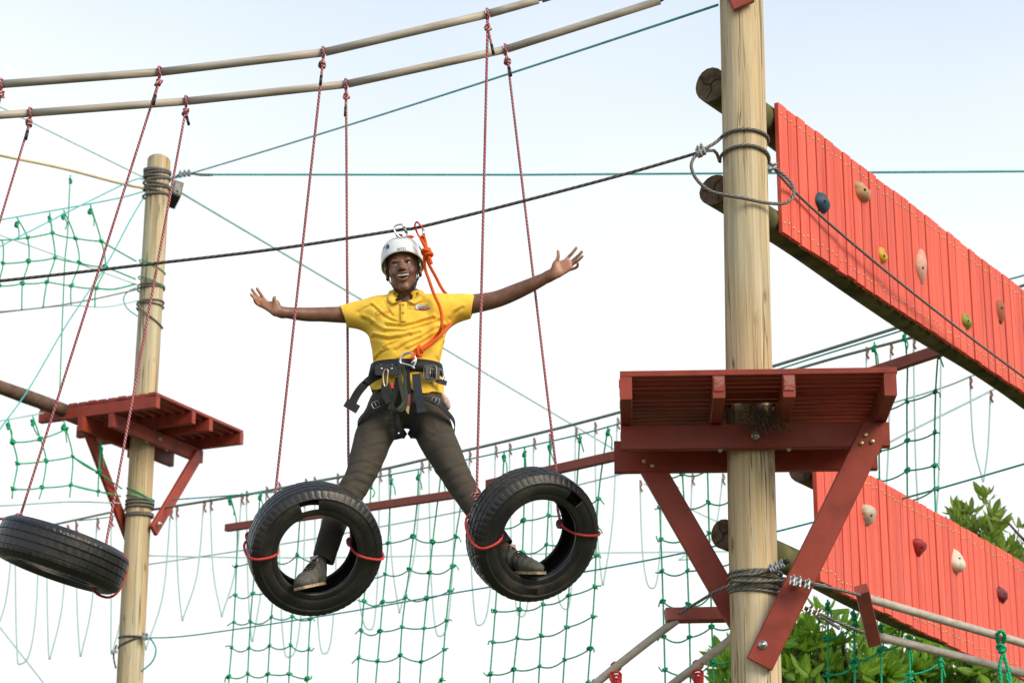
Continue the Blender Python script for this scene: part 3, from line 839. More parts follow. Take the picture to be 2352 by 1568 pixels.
def tyre(label, c, n, up, cuts, words, tread='rib', R=.313, Wd=.19):
    n = n.normalized(); ev = (up - n * up.dot(n)).normalized(); eh = ev.cross(n)   # eh to picture right when n faces viewer
    if eh.dot(RX) < 0: eh = -eh
    t = thing('tyre', label, 'tyre', c, 'old car tyres hung as stepping swings')
    h = Wd / 2
    out = [(.190, h - .016), (.194, h - .008), (.203, h - .004), (.208, h - .007), (.214, h - .001), (.216, h - .004), (.224, h + .001), (.235, h + .004), (.250, h + .005), (.262, h + .003), (.272, h - .001), (.277, h + .001), (.288, h - .006), (.298, h - .013), (R - .004, h - .022)]
    nf = len(out)
    gs = [.055, .018, -.018, -.055]
    mid = []
    for g_ in gs:
        mid += [(R + .002 - (g_ * g_) * .8, g_ + .005), (R - .006, g_ + .003), (R - .006, g_ - .003), (R + .002 - (g_ * g_) * .8, g_ - .005)]
    prof = out + mid + [(r, -s) for r, s in reversed(out)]
    inn = [(.190, -(h - .024)), (.204, -(h - .022)), (.222, -(h - .012)), (.235, -(h - .009)), (.250, -(h - .008)), (.262, -(h - .010)), (.272, -(h - .014)), (.288, -(h - .03)), (.296, -.05), (.299, 0)]
    inn = inn + [(r, -s) for r, s in reversed(inn[:-1])]
    full = prof + inn
    NS = 180; K = len(full); no = len(prof)
    vs = []
    for j in range(NS):
        a = 2 * math.pi * j / NS
        dirv = eh * math.cos(a) + ev * math.sin(a)
        for k, (r, s) in enumerate(full):
            rr = r
            if k < no:
                if r > .285 and abs(s) > h - .03 and j % 3 == 0: rr -= .0021
                if nf <= k < no - nf and r > R - .002 and tread == 'rib' and j % 4 == (0 if s > 0 else 2): rr -= .0016                      # shoulder slots
                if nf <= k < no - nf and r > R - .002 and tread == 'block' and (j + (k % 3) + int(abs(s) * 60)) % 5 == 0: rr -= .0026
                rr += .0015 * math.sin(3 * a + 1.3)
            vs.append(c + dirv * rr + n * s)
    cutset = {}
    def cutq(j, k):
        a = (360.0 * (j + .5) / NS)
        r = (full[k][0] + full[(k + 1) % K][0]) / 2; s = (full[k][1] + full[(k + 1) % K][1]) / 2
        for side, a0, a1, r0, r1 in cuts:
            da = (a - a0) % 360
            if da < (a1 - a0) and r0 < r < r1 and s * side > h - .03: return True
        return False
    fs = []; mi = []; rim = {}
    cutf = [[cutq(j, k) for k in range(K)] for j in range(NS)]
    for j in range(NS):
        j2 = (j + 1) % NS
        for k in range(K):
            if cutf[j][k]: continue
            k2 = (k + 1) % K
            fs.append((j * K + k, j * K + k2, j2 * K + k2, j2 * K + k))
    m = MB(); m.add(vs, fs)
    m.sm = [not (full[f[0] % K][0] > .27 and full[f[1] % K][0] > .27 and f[0] % K < no - 1 and f[1] % K < no) for f in fs]
    body = m.build('carcass', MAT['rubber'], t)
    # cut edges: join outer and inner skins along the boundary of each opening
    ed = MB()
    for side, a0, a1, r0, r1 in cuts:
        jj = [j for j in range(NS) if (360.0 * (j + .5) / NS - a0) % 360 < (a1 - a0)]
        jj.sort(key=lambda j: (360.0 * (j + .5) / NS - a0) % 360)
        ks = [k for k in range(K) if cutf[jj[0]][k]]
        ko = [k for k in ks if k < no]; ki = [k for k in ks if k >= no]
        def pt(j, k): return Vector(vs[(j % NS) * K + k % K])
        if side > 0: o_lo, o_hi, i_lo, i_hi = min(ko), max(ko) + 1, max(ki) + 1, min(ki)
        else: o_lo, o_hi, i_lo, i_hi = max(ko) + 1, min(ko), min(ki), max(ki) + 1
        for j in jj:
            for o_, i_ in ((o_lo, i_lo), (o_hi, i_hi)):
                ed.add([pt(j, o_), pt(j + 1, o_), pt(j + 1, i_), pt(j, i_)], [(0, 1, 2, 3)], None, 0, False)
        for j in (jj[0], jj[-1] + 1):
            no_, ni_ = len(ko), len(ki)
            for q in range(max(no_, ni_)):
                fo = lambda x: o_lo + (o_hi - o_lo) * x / max(no_, ni_)
                fi = lambda x: i_lo + (i_hi - i_lo) * x / max(no_, ni_)
                ed.add([pt(j, round(fo(q))), pt(j, round(fo(q + 1))), pt(j, round(fi(q + 1))), pt(j, round(fi(q)))], [(0, 1, 2, 3)], None, 0, False)
    if cuts: ed.build('cut_edge', MAT['rubber_edge'], body)
    for word, amid, rmid, size, flip in words:
        tv, tf = text_flat(word, size)
        mb = MB(); pv = []
        for v in tv:
            a = math.radians(amid) - flip * v.x / rmid
            r = rmid + flip * (v.y - size * .35)
            pv.append(c + (eh * math.cos(a) + ev * math.sin(a)) * r + n * (h + .0072))
        mb.add(pv, tf, None, 0, False); mb.build('lettering', MAT['rubber_letters'], body)
    return t, eh, ev, n

def tyre_loop(t, c, eh, ev, n, ang, tiltv=0.0, r=RR, knot_behind=True, mat='redrope_plain', drop=0.0):
    """rope ring round the body of the tyre at angle ang (deg)"""
    a = math.radians(ang)
    pts = []
    for k in range(28):
        q = 2 * math.pi * k / 28
        rad = .2525 + .0745 * abs(math.cos(q)) ** .8 * math.copysign(1, math.cos(q))
        s = .112 * abs(math.sin(q)) ** .75 * math.copysign(1, math.sin(q))
        aa = a + tiltv * s / .11 * .12 + drop * (rad - .2525)
        pts.append(c + (eh * math.cos(aa) + ev * math.sin(aa)) * rad + n * s)
    m = MB(); m.tube(pts, r, 8, closed=True)
    return m.build('tyre_loop', MAT[mat], t)

def camvec(a, b, c_): return (RX * a + UX * b - FX * c_).normalized()
T1C = P(722, 1259, 10.47); T1N = camvec(.27, -.25, .93)
T2C = P(1222, 1226, 10.47); T2N = camvec(.40, -.22, .9)
T0C = P(140, 1274, 10.5); T0N = camvec(-.30, -.90, .25)
ty1, h1, v1, nn1 = tyre('black tyre hanging under the left foot, with a square hole cut near its top', T1C, T1N, UX,
    [(1, 92, 113, .225, .270)], [('RADIAL', 30, .256, .036, 1)], 'rib')
ty2, h2, v2, nn2 = tyre('black tyre hanging under the right foot, with square holes cut at top right and bottom', T2C, T2N, UX,
    [(1, 42, 60, .228, .270), (1, 257, 273, .232, .272)], [('195', 296, .252, .026, -1), ('SILONG', 335, .252, .034, -1)], 'block')
ty0, h0, v0, nn0 = tyre('black tyre tipped almost flat at the left edge, showing its ribbed tread', T0C, T0N, camvec(-.2, .3, 1), [], [], 'rib')
m = MB(); m.ribbon([P(707, 1377, 10.575), P(733, 1380, 10.572), P(758, 1371, 10.572)], .05, .006, n1 * 0 + v1); m.build('rubber_flap', MAT['rubber'], ty1)

# ------------------------------------------------------------------ hanging ropes
def hang_rope(label, pipe_pt, knot_px, path, tail, loops, end_knot=None, mat='redrope', seed=0):
    """rope: ring over the pipe, knot below it, long fall; path are world points"""
    t = thing('hanging_rope', label, 'rope', pipe_pt, 'red ropes holding the tyres')
    pts = [pipe_pt + Vector((.004 * math.sin(a * 2), (PIPE_R + RR) * math.cos(a), (PIPE_R + RR) * math.sin(a))) for a in [2 * math.pi * k / 14 for k in range(14)]]
    m = MB(); m.tube(pts, RR, 8, closed=True); m.build('pipe_loop', MAT[mat], t)
    kp = knot_px
    m = MB(); m.tube(line(pipe_pt - Vector((0, 0, PIPE_R)), kp, 4), RR * 1.15, 8)
    L_ = [kp] + path
    pp = [];
    for a, b in zip(L_, L_[1:]): pp += line(a, b, max(2, int((b - a).length / .12)))[:-1]
    pp.append(L_[-1])
    m.tube(pp, RR, 8); m.build('fall', MAT[mat], t)
    d = (L_[1] - kp).normalized()
    inst('knot', KNOT_RED, t, kp, axis_rot(d, seed * 1.3))
    if tail:
        m = MB(); m.tube(line(kp, tail, 4), RR * .95, 8); tl = m.build('tail', MAT[mat], t)
        dd = (tail - kp).normalized()
        m = MB(); m.tube([tail - dd * .045, tail + dd * .008], RR * 1.18, 8); m.build('taped_end', MAT['blackplastic'], tl)
    for c, eh, ev, n, ang, tv, dp in loops: tyre_loop(t, c, eh, ev, n, ang, tv, drop=dp)
    if end_knot is not None: inst('knot', KNOT_RED, t, end_knot, axis_rot((0, 0, 1), 1.0), 1.1)
    return t
def tp(c, eh, ev, n, ang, r, s): a = math.radians(ang); return c + (eh * math.cos(a) + ev * math.sin(a)) * r + n * s
# left foot tyre
e_l = tp(T1C, h1, v1, nn1, 176, .285, -.125); e_r = tp(T1C, h1, v1, nn1, -4, .20, -.112)
hang_rope('rope from the upper pipe to the left side of the left foot tyre', P(743, 121, 10.26), P(741, 148, 10.25), [P(632, 1135, 10.62), e_l], P(736, 192, 10.24), [(T1C, h1, v1, nn1, 178, .4, 0.6)], e_l, seed=1)
hang_rope('red and white rope passing behind the left leg to the left foot tyre', P(795, 194, 10.76), P(795, 221, 10.76), [P(800, 1042, 10.78), P(805, 1180, 10.74), e_r], P(793, 264, 10.76), [(T1C, h1, v1, nn1, -3, -.2, -0.4)], e_r, seed=2)
# right foot tyre
e_l = tp(T2C, h2, v2, nn2, 150, .335, -.02); e_r = tp(T2C, h2, v2, nn2, 2, .20, -.112)
hang_rope('rope from the upper pipe knotted at the left of the right foot tyre', P(1120, 33, 10.21), P(1120, 63, 10.2), [P(1095, 1135, 10.40), P(1093, 1160, 10.40)], P(1133, 122, 10.2), [(T2C, h2, v2, nn2, 172, 1.6, 1.4)], P(1094, 1142, 10.40), seed=3)
hang_rope('rope from the lower pipe to the right side of the right foot tyre', P(1161, 114, 10.74), P(1166, 140, 10.74), [P(1278, 1080, 10.70), P(1281, 1170, 10.68), e_r], P(1173, 172, 10.73), [(T2C, h2, v2, nn2, 4, 0, -0.4)], e_r, seed=4)
# edge tyre
e_l = tp(T0C, h0, v0, nn0, 112, .30, -.11); e_r = tp(T0C, h0, v0, nn0, 48, .30, -.10)
hang_rope('red rope slanting from the upper pipe down to the edge tyre', P(367, 166, 10.3), P(364, 190, 10.3), [P(46, 1186, 10.55)], P(353, 238, 10.29), [], P(44, 1190, 10.54), seed=5)
hang_rope('rope slanting from the lower pipe to the right end of the edge tyre', P(428, 233, 10.78), P(426, 257, 10.78), [P(245, 1240, 10.6), P(243, 1262, 10.58)], P(433, 284, 10.77), [(T0C, h0, v0, nn0, -38, 0, 0)], None, seed=6)
hang_rope('red rope leaving the left edge of the photo under the lower pipe', P(70, 260, 10.8), P(68, 282, 10.8), [P(-4, 520, 10.79), P(-150, 1010, 10.75)], P(60, 318, 10.79), [], None, seed=7)
hang_rope('red rope knot cut by the left edge under the upper pipe', P(3, 194, 10.35), P(3, 216, 10.35), [P(-120, 700, 10.4)], None, [], None, seed=8)
m = MB(); m.tube(spl([P(-30, 1196, 10.62), P(-2, 1191, 10.55), P(25, 1190, 10.54), P(45, 1188, 10.54)], 5), RR, 8)
tag(m.build('tied_rope', MAT['redrope_plain']), 'short red rope lying along the top rim of the edge tyre', 'rope')

# ------------------------------------------------------------------ left pole: platform, wires, floodlight
le1 = Vector((.42, .907, 0)).normalized(); le2 = Vector((-le1.y, le1.x, 0))
zl = P(325, 962, 19.5).z
lplat, lzb = platform('smaller red platform with braces on the left pole, seen from below', pole_cx(zl, True), QY, le1, le2, zl, 1.42, .60, .62,
                      (-.68, -.12, .16, .68), 12, QR + .006, (), (.12, .13), 9)
lc_ = Vector((pole_cx(lzb, True), QY, 0))
fb = lc_ - le2 * (QR + .028 + .045)
brace(lplat, Vector((fb.x, fb.y, lzb - .06)) + le1 * .62, Vector((fb.x, fb.y, lzb - .88)) + le2 * .046 + le1 * .02, .115, .036, le1, [], [Vector((fb.x, fb.y, lzb - .82)) - le2 * 0 + le1 * .05 + Vector((.0, -.02, 0))], -le2)
bb = lc_ + le2 * (QR + .028 + .045)
brace(lplat, Vector((bb.x, bb.y, lzb - .06)) - le1 * .60, Vector((bb.x, bb.y, lzb - .92)) - le2 * .046 + le1 * .06, .115, .036, le1, [], [], -le2)
# round log running off to the left
m = MB(); q0 = P(153, 944, 19.05); q1 = P(-330, 770, 17.2)
m.tube(line(q0, q1, 10), [.058 + .004 * math.sin(k) for k in range(11)], 14)
tag(m.build('round_log', MAT['brownlog']), 'dark brown round log meeting the smaller platform from the left edge', 'log')

def lring(z, tilt, r=QR + .01, a0=0, a1=6.3): return coil(pole_cx(z, True), QY, r, z, tilt, a0, a1, 28)
def lz(y): return P(360, y, 19.39).z
t = thing('steel_cable', 'grey cable bundle wound round the sawn top of the left pole', 'cable', (QX, QY, lz(420)))
for k, (y, tx) in enumerate(((386, .0), (392, .01), (400, -.005), (407, .02), (416, -.02), (424, .0), (433, -.03), (441, .01), (384, -.01))):
    m = MB(); m.tube(lring(lz(y), (tx, .01)), .011, 6); m.build('turn', MAT['cable'], t)
t = thing('steel_cable', 'grey cable loops round the left pole above its platform', 'cable', (QX, QY, lz(680)))
for k, (y, tx) in enumerate(((650, .0), (656, .01), (688, .01), (694, -.01), (722, -.09))):
    m = MB(); m.tube(lring(lz(y), (tx, .0)), .008, 6); m.build('turn', MAT['cable'], t)
m = MB(); m.tube(spl([P(318, 660, 19.4), P(296, 668, 19.4), P(284, 685, 19.4), P(292, 708, 19.4), P(316, 726, 19.4)], 5), .006, 6); m.build('slack_loop', MAT['tealwire'], t)
t = thing('steel_cable', 'grey cable rings round the left pole just below the platform braces', 'cable', (QX, QY, lz(1150)))
for y in (1144, 1152, 1160, 1176, 1180):
    m = MB(); m.tube(lring(lz(y), (.004, 0)), .011, 6); m.build('turn', MAT['cable'], t)
t = thing('steel_cable', 'thin dark cable looped low round the left pole at the bottom of the photo', 'cable', (QX, QY, lz(1465)))
for y, tx in ((1460, -.0), (1470, .05)):
    m = MB(); m.tube(lring(lz(y), (tx, 0)), .008, 6); m.build('turn', MAT['cable_dark'], t)
m = MB(); m.tube(spl([P(326, 1462, 19.4), P(345, 1466, 19.4), P(358, 1490, 19.4), P(350, 1518, 19.42), P(325, 1540, 19.45)], 6), .007, 6); m.build('slack_loop', MAT['tealwire'], t)
m = MB(); m.tube(spl([P(268, 1480, 19.4), P(261, 1505, 19.4), P(266, 1534, 19.42)], 6), .008, 6); m.build('tail', MAT['cable_dark'], t)
clamps(t, [P(262, 1495, 19.39), P(330, 1460, 19.39), P(337, 1461, 19.39)], [(0, 0, 1), (1, 0, 0), (1, 0, 0)], 1.2)
t = thing('tied_rope', 'green rope rings tied round the left pole above its platform', 'rope', (QX, QY, lz(620)))
for y, tx in ((605, .06), (641, .05)):
    m = MB(); m.tube(lring(lz(y), (-tx, 0)), GR, 6); m.build('turn', MAT['greenrope'], t)
t = thing('tied_rope', 'green rope rings tied round the left pole below its platform', 'rope', (QX, QY, lz(1130)))
for y, tx in ((1130, .06), (1140, .03)):
    m = MB(); m.tube(lring(lz(y), (-tx, 0)), GR * 1.2, 6); m.build('turn', MAT['greenrope'], t)

# floodlight
t = thing('floodlight', 'small dark floodlight fixed behind the top of the left pole', 'floodlight', P(402, 445, 19.7))
m = MB(); fx = Vector((.9, .35, -.2)).normalized(); fz = Vector((-.25, .2, .95)); fz = (fz - fx * fz.dot(fx)).normalized(); fy = fz.cross(fx)
c = P(401, 447, 19.72)
m.box(c, fx * .045, fy * .10, fz * .085); m.build('housing', MAT['blackplastic'], t)
m = MB(); m.box(c - fy * .103, fx * .034, fy * .004, fz * .07); m.build('lens', m_plain('lamp_glass', (.35, .34, .3), rough=.15), t)
m = MB(); m.ribbon([c - fx * .0 + fz * .03, c - fx * .05 + fz * .02, c - fx * .10 + fz * .02], .03, .006, fz); m.build('bracket', MAT['steel_dark'], t)

# wires
def wire(label, pts, r, mat, name='wire', cat='wire', sag=0.0, n=6):
    Q = [P(*q) for q in pts]
    if len(Q) == 2: Q = sagline(Q[0], Q[1], sag, 16)
    else: Q = spl(Q, n)
    m = MB(); m.tube(Q, r, 6)
    return tag(m.build(name, MAT[mat]), label, cat)
wire('teal coated wire rising from the left pole top to the foreground pole', [(392, 412, 19.42), (1648, 12, 10.55)], .0075, 'tealwire', sag=.02)
t = thing('wire', 'level teal wire crossing the whole sky behind the foreground pole', 'wire', P(1200, 401, 19.0))
m = MB(); m.tube([P(392, 410, 19.5), P(420, 399, 19.6), P(490, 401, 19.6), P(1200, 401.5, 18.6), P(2000, 396, 17.6), P(2420, 393, 17)], .0095, 6); m.build('strand', MAT['tealwire'], t)
m = MB(); m.tube(spl([P(408, 403, 19.45), P(430, 397, 19.5), P(460, 402, 19.55), P(489, 402, 19.58)], 4), .011, 6); m.build('taped_end', MAT['cable_dark'], t)
clamps(t, [P(x, y, 19.44) for x, y in ((414, 401), (424, 399), (434, 398))], [(1, 0, 0)] * 3, 1.3)
wire('pale wire slanting down to the right from the left pole behind the raised arm', [(408, 438, 19.6), (1560, 1120, 34)], .011, 'palewire', sag=.0)
wire('pale wire slanting from the left pole up to the left edge', [(345, 415, 19.5), (-150, 172, 18)], .007, 'palewire', sag=.0)
wire('yellowed tube from the left edge to the left pole top', [(-120, 330, 18.2), (0, 357, 18.5), (140, 386, 18.9), (275, 421, 19.3), (330, 432, 19.42)], .013, 'yellowtube', 'pipe', 'pipe')
wire('teal wire slanting from the left pole top past the upper left net', [(330, 412, 19.4), (283, 424, 19.2), (0, 566, 17.4), (-120, 626, 16.6)], .006, 'tealwire')
wire('thin teal wire above the upper left net', [(330, 440, 19.42), (245, 461, 19.2), (0, 505, 18.2), (-150, 530, 17.6)], .006, 'tealwire')
wire('teal stay running down left from below the left pole cable bundle', [(331, 452, 19.45), (298, 508, 19.2), (243, 610, 18.9), (150, 750, 18.3), (68, 890, 17.9), (0, 985, 17.5), (-90, 1110, 17)], .006, 'tealwire')
wire('olive thin wire crossing the upper left net', [(-100, 505, 18), (0, 540, 18.3), (180, 605, 18.9), (318, 655, 19.4)], .005, 'palewire')
wire('teal wire under the upper left net', [(318, 664, 19.4), (200, 690, 19.0), (100, 706, 18.6), (0, 716, 18.2), (-150, 728, 17.6)], .007, 'greywire')
wire('second thin teal wire under the upper left net', [(318, 690, 19.45), (240, 705, 19.2), (150, 702, 18.9), (0, 718, 18.3)], .005, 'palewire')
w_ = wire('straight green cord hanging from the yellowed tube to the smaller platform', [(162, 402, 18.97), (160, 430, 18.97), (155, 540, 18.95), (148, 620, 18.95), (137, 905, 19.0)], GR * .95, 'greenrope')
inst('knot', KNOT_GRN_BIG, w_, P(162, 416, 18.97), axis_rot((0, 0, 1)))
wire('teal wire over the lower left net meeting the smaller platform', [(-150, 988, 17.9), (0, 966, 18.3), (100, 948, 18.8)], .006, 'palewire')
wire('thin wire below the lower left net ending at the left pole', [(-150, 1165, 17.8), (0, 1161, 18.4), (160, 1152, 19), (275, 1155, 19.4)], .006, 'palewire')
wire('low green wire from the left pole running right behind the tyres', [(345, 1464, 19.4), (450, 1457, 19.0), (770, 1409, 17.4), (1060, 1358, 16.2), (1380, 1306, 14.9), (1680, 1245, 13.9), (2060, 1148, 12.6), (2352, 1065, 11.9), (2450, 1035, 11.6)], .0062, 'tealwire')
wire('faint far wire low behind the tyres on the left', [(330, 1275, 27), (700, 1280, 27), (1300, 1270, 27), (2000, 1262, 27)], .009, 'palerope')
wire('second faint far wire rising behind the tyres', [(330, 1297, 24), (700, 1240, 23), (1100, 1165, 22), (1420, 1090, 21), (2060, 922, 19.5), (2240, 860, 19)], .008, 'palerope')
wire('faint far stay crossing low left of the left pole', [(0, 1440, 24), (110, 1580, 22), (170, 1660, 21)], .008, 'palerope')
wire('faint far stay rising to the right behind the large platform', [(1960, 1060, 24), (2100, 985, 24), (2280, 895, 24), (2420, 820, 24)], .012, 'palerope')
wire('faint stay falling to the right behind the large platform brace', [(1480, 1110, 24), (1600, 1175, 24.5), (1720, 1230, 25), (1900, 1320, 26)], .009, 'palerope')
wire('dark green wire at the right edge beside the upper climbing wall', [(2310, 643, 17.5), (2352, 632, 17.2), (2450, 600, 16.6)], .008, 'tealwire')
wire('grey green tube at the right edge beside the upper climbing wall', [(2300, 672, 17.9), (2352, 655, 17.6), (2450, 622, 17)], .014, 'greywire')

# ------------------------------------------------------------------ nets
G0 = P(340, 1160, 19.5); G1 = P(2060, 755, 14.3)
gd = Vector((G1.x - G0.x, G1.y - G0.y, 0)).normalized(); gn = Vector((gd.y, -gd.x, 0))
def GP(x, y, off=0.0): return PL(x, y, G0 + gn * off, gn)
def interp(rope, y):
    for (xa, ya), (xb, yb) in zip(rope, rope[1:]):
        if (ya <= y <= yb): return xa + (xb - xa) * (y - ya) / max(1e-6, yb - ya)
    return rope[0][0] if y < rope[0][1] else rope[-1][0]
def net(label, ropes, rows, fn, top_knots=(), tails=True, sag=7, rad=GR * 1.02, seed=0, topbig=True, ends=True, name='rope_net'):
    rs = random.Random(seed)
    t = thing(name, label, 'rope net', fn(*ropes[0][0]), 'green knotted rope nets')
    for rp in ropes:
        m = MB(); m.tube(spl([fn(x, y) for x, y in rp], 5), rad, 6); m.build('upright_rope', MAT['greenrope'], t)
        if topbig:
            x, y = rp[0]; q = fn(x, y + 16); inst('knot', KNOT_GRN_BIG, t, q, axis_rot((0, 0, 1), rs.uniform(0, 3)), rad / GR)
            m = MB(); m.tube(spl([q, fn(x + rs.uniform(2, 9), y + 30), fn(x + rs.uniform(3, 12), y + rs.uniform(40, 62))], 4), rad * .9, 6); m.build('tail', MAT['greenrope'], t)
    for row in rows:
        pts = []
        ks = [(i, y) for i, y in enumerate(row) if y is not None]
        cur = []
        for (i, y), (i2, y2) in zip(ks, ks[1:]):
            a = (interp(ropes[i], y), y); b = (interp(ropes[i2], y2), y2)
            sg = sag * rs.uniform(.4, 1.5)
            for k in range(8):
                u = k / 8
                cur.append(fn(a[0] + (b[0] - a[0]) * u, a[1] + (b[1] - a[1]) * u + sg * 4 * u * (1 - u)))
        i, y = ks[-1]; cur.append(fn(interp(ropes[i], y), y))
        m = MB(); m.tube(cur, rad, 6); m.build('cross_rope', MAT['greenrope'], t)
        for n_, (i, y) in enumerate(ks):
            q = fn(interp(ropes[i], y), y)
            inst('knot', KNOT_GRN, t, q, axis_rot((rs.uniform(-.4, .4), rs.uniform(-.4, .4), 1), rs.uniform(0, 3)), rad / GR * rs.uniform(1.0, 1.35))
            if ends and n_ in (0, len(ks) - 1):
                sx = -1 if n_ == 0 else 1
                x = interp(ropes[i], y)
                m = MB(); m.tube(spl([q, fn(x + sx * rs.uniform(5, 9), y + rs.uniform(-4, 5)), fn(x + sx * rs.uniform(8, 16), y + rs.uniform(-8, 14))], 4), rad * .9, 6); m.build('tail', MAT['greenrope'], t)
    return t
net('green rope net hanging behind the left foot tyre',
    [[(528, 1137), (544, 1203), (543, 1300), (537, 1426), (525, 1568), (520, 1640)], [(598, 1126), (587, 1280), (575, 1429), (568, 1568), (563, 1640)], [(648, 1150), (640, 1248), (625, 1391), (614, 1568), (609, 1640)],
     [(692, 1110), (688, 1200), (683, 1271), (671, 1417), (663, 1568), (658, 1640)], [(746, 1102), (740, 1188), (713, 1423), (706, 1560), (702, 1640)]],
    [[1300, 1285, 1292, 1273, 1290], [1366, 1362, 1345, 1348, 1352], [1428, 1427, 1416, 1415, 1421], [1486, 1487, 1482, 1481, 1490], [1553, 1546, 1547, 1547, 1558]], GP, seed=1)
net('green rope net hanging between the spread legs and the two foot tyres',
    [[(852, 1100), (849, 1180), (836, 1379), (824, 1509), (818, 1640)], [(899, 1090), (891, 1248), (879, 1383), (863, 1568), (858, 1640)], [(961, 1080), (958, 1157), (940, 1308), (923, 1442), (917, 1568), (914, 1640)],
     [(1014, 1072), (1008, 1130), (994, 1244), (974, 1442), (964, 1568), (960, 1640)], [(1070, 1060), (1057, 1169), (1047, 1232), (1025, 1422), (1014, 1568), (1008, 1640)]],
    [[1247, 1247, 1232, 1244, 1232], [1322, 1318, 1307, 1314, 1300], [1380, 1382, 1371, 1373, 1356], [1447, 1449, 1439, 1442, 1424], [1509, 1517, 1504, 1519, 1491], [1575, 1580, 1570, 1580, 1560]], GP, seed=2)
net('green rope net hanging behind the right foot tyre',
    [[(1158, 1036), (1150, 1200), (1140, 1367), (1132, 1474), (1126, 1549), (1122, 1640)], [(1205, 1027), (1203, 1185), (1194, 1399), (1180, 1541), (1176, 1640)], [(1263, 1013), (1259, 1185), (1247, 1387), (1239, 1529), (1234, 1640)],
     [(1332, 994), (1326, 1098), (1306, 1367), (1293, 1568), (1289, 1640)], [(1397, 977), (1374, 1145), (1366, 1347), (1350, 1568), (1345, 1640)]],
    [[1212, 1195, 1183, 1166, 1145], [1275, 1268, 1250, 1236, 1211], [1340, 1335, 1318, 1304, 1276], [1403, 1399, 1387, 1367, 1347], [1474, 1464, 1459, 1440, 1415], [1547, 1537, 1529, 1514, 1489], [1620, 1610, 1600, 1590, 1566]], GP, seed=3)
net('green rope net seen left of the foreground pole below the large platform',
    [[(1494, 952), (1511, 1085), (1518, 1238), (1523, 1381), (1528, 1568), (1530, 1640)], [(1556, 935), (1567, 1085), (1572, 1167), (1579, 1310), (1584, 1463), (1586, 1568), (1588, 1640)], [(1618, 920), (1625, 1081), (1630, 1272), (1639, 1568), (1641, 1640)],
     [(1682, 905), (1690, 1100), (1697, 1568), (1698, 1640)], [(1745, 890), (1752, 1100), (1758, 1568), (1760, 1640)]],
    [[1095, 1088, 1078, 1062, 1050], [1165, 1167, 1153, 1138, 1120], [1238, 1238, 1223, 1212, 1200], [1311, 1310, 1290, 1282, 1270], [1381, 1388, 1365, 1352, 1340], [1462, 1463, 1439, 1430, 1420], [1537, 1551, 1518, 1500, 1490], [1610, 1620, 1595, 1580, 1570]], GP, sag=9, rad=GR * 1.05, seed=4)
net('green rope net hanging to the right of the large platform',
    [[(2008, 785), (2018, 900), (2019, 1040), (2020, 1105), (2021, 1240)], [(2077, 760), (2084, 840), (2083, 922), (2084, 1142), (2086, 1240)], [(2156, 800), (2149, 899), (2146, 1069), (2149, 1177), (2152, 1240)]],
    [[946, 922, 899], [1035, 1012, 993], [1105, 1080, 1069], [1165, 1150, 1122]], GP, sag=5, rad=GR, seed=5)
FN = lambda x, y: P(x, y, 12.9)
net('green rope net low in front of the leafy tree under the climbing wall',
    [[(1901, 1376), (1902, 1480), (1903, 1640)], [(1961, 1398), (1962, 1480), (1964, 1640)], [(2022, 1430), (2023, 1490), (2026, 1640)], [(2088, 1466), (2090, 1550), (2092, 1640)], [(2161, 1508), (2163, 1560), (2165, 1640)]],
    [[1466, 1438, None, None, None], [None, 1517, 1492, 1466, None], [1549, 1530, None, None, None], [None, None, None, 1547, 1520], [None, 1592, 1575, 1560, None]], FN, sag=5, rad=GR * 1.05, seed=6)
# left nets
LN = lambda x, y: P(x, y, 18.2 + 1.2 * x / 320)
net('upper left green rope net stretched beside the left pole',
    [[(-60, 520), (-40, 560), (3, 551), (7, 605), (0, 640), (-10, 720)], [(39, 500), (63, 546), (66, 600), (52, 651), (50, 712)], [(114, 488), (120, 535), (126, 592), (108, 648), (99, 705)], [(146, 482), (173, 547), (182, 603), (164, 656), (163, 700)], [(207, 470), (233, 554), (242, 613), (221, 662), (218, 706)]],
    [[551, 546, 535, 547, 554], [605, 600, 592, 603, 613], [657, 651, 647, 656, 662]], LN, sag=2, rad=GR * 1.15, seed=7, ends=False)
wire('green cord from the upper left net to the left pole, upper', [(233, 554, 19.05), (270, 576, 19.2), (313, 600, 19.4)], GR * 1.35, 'greenrope', 'cord', 'cord')
wire('green cord from the foot of the upper left net to its lower pole ring', [(221, 662, 19.05), (262, 664, 19.2), (312, 652, 19.4)], GR * 1.35, 'greenrope', 'cord', 'cord')
wire('green cord from the upper left net to the left pole, lower', [(242, 613, 19.1), (280, 628, 19.25), (311, 641, 19.4)], GR * 1.35, 'greenrope', 'cord', 'cord')
net('lower left green rope net under the smaller platform',
    [[(19, 963), (30, 1015), (40, 1064), (30, 1122), (28, 1145)], [(75, 955), (93, 1008), (106, 1058), (97, 1119), (90, 1145)], [(146, 965), (152, 985), (167, 1048), (163, 1113), (160, 1142)], [(-50, 975), (-40, 1030), (-30, 1080), (-40, 1135), (-42, 1150)], [(232, 1015), (227, 1085), (225, 1140)]],
    [[1015, 1008, 985, None, None], [1064, 1058, 1048, None, 1084], [1122, 1119, 1113, None, 1128]], LN, sag=3, rad=GR * 1.15, seed=8, ends=False)

wire('green cord from the lower left net to the left pole ring, upper', [(167, 1048, 18.85), (225, 1084, 19.1), (280, 1122, 19.4)], GR * 1.3, 'greenrope', 'cord', 'cord')
wire('green cord from the lower left net to the left pole ring, lower', [(163, 1113, 18.82), (225, 1128, 19.1), (277, 1139, 19.4)], GR * 1.3, 'greenrope', 'cord', 'cord')
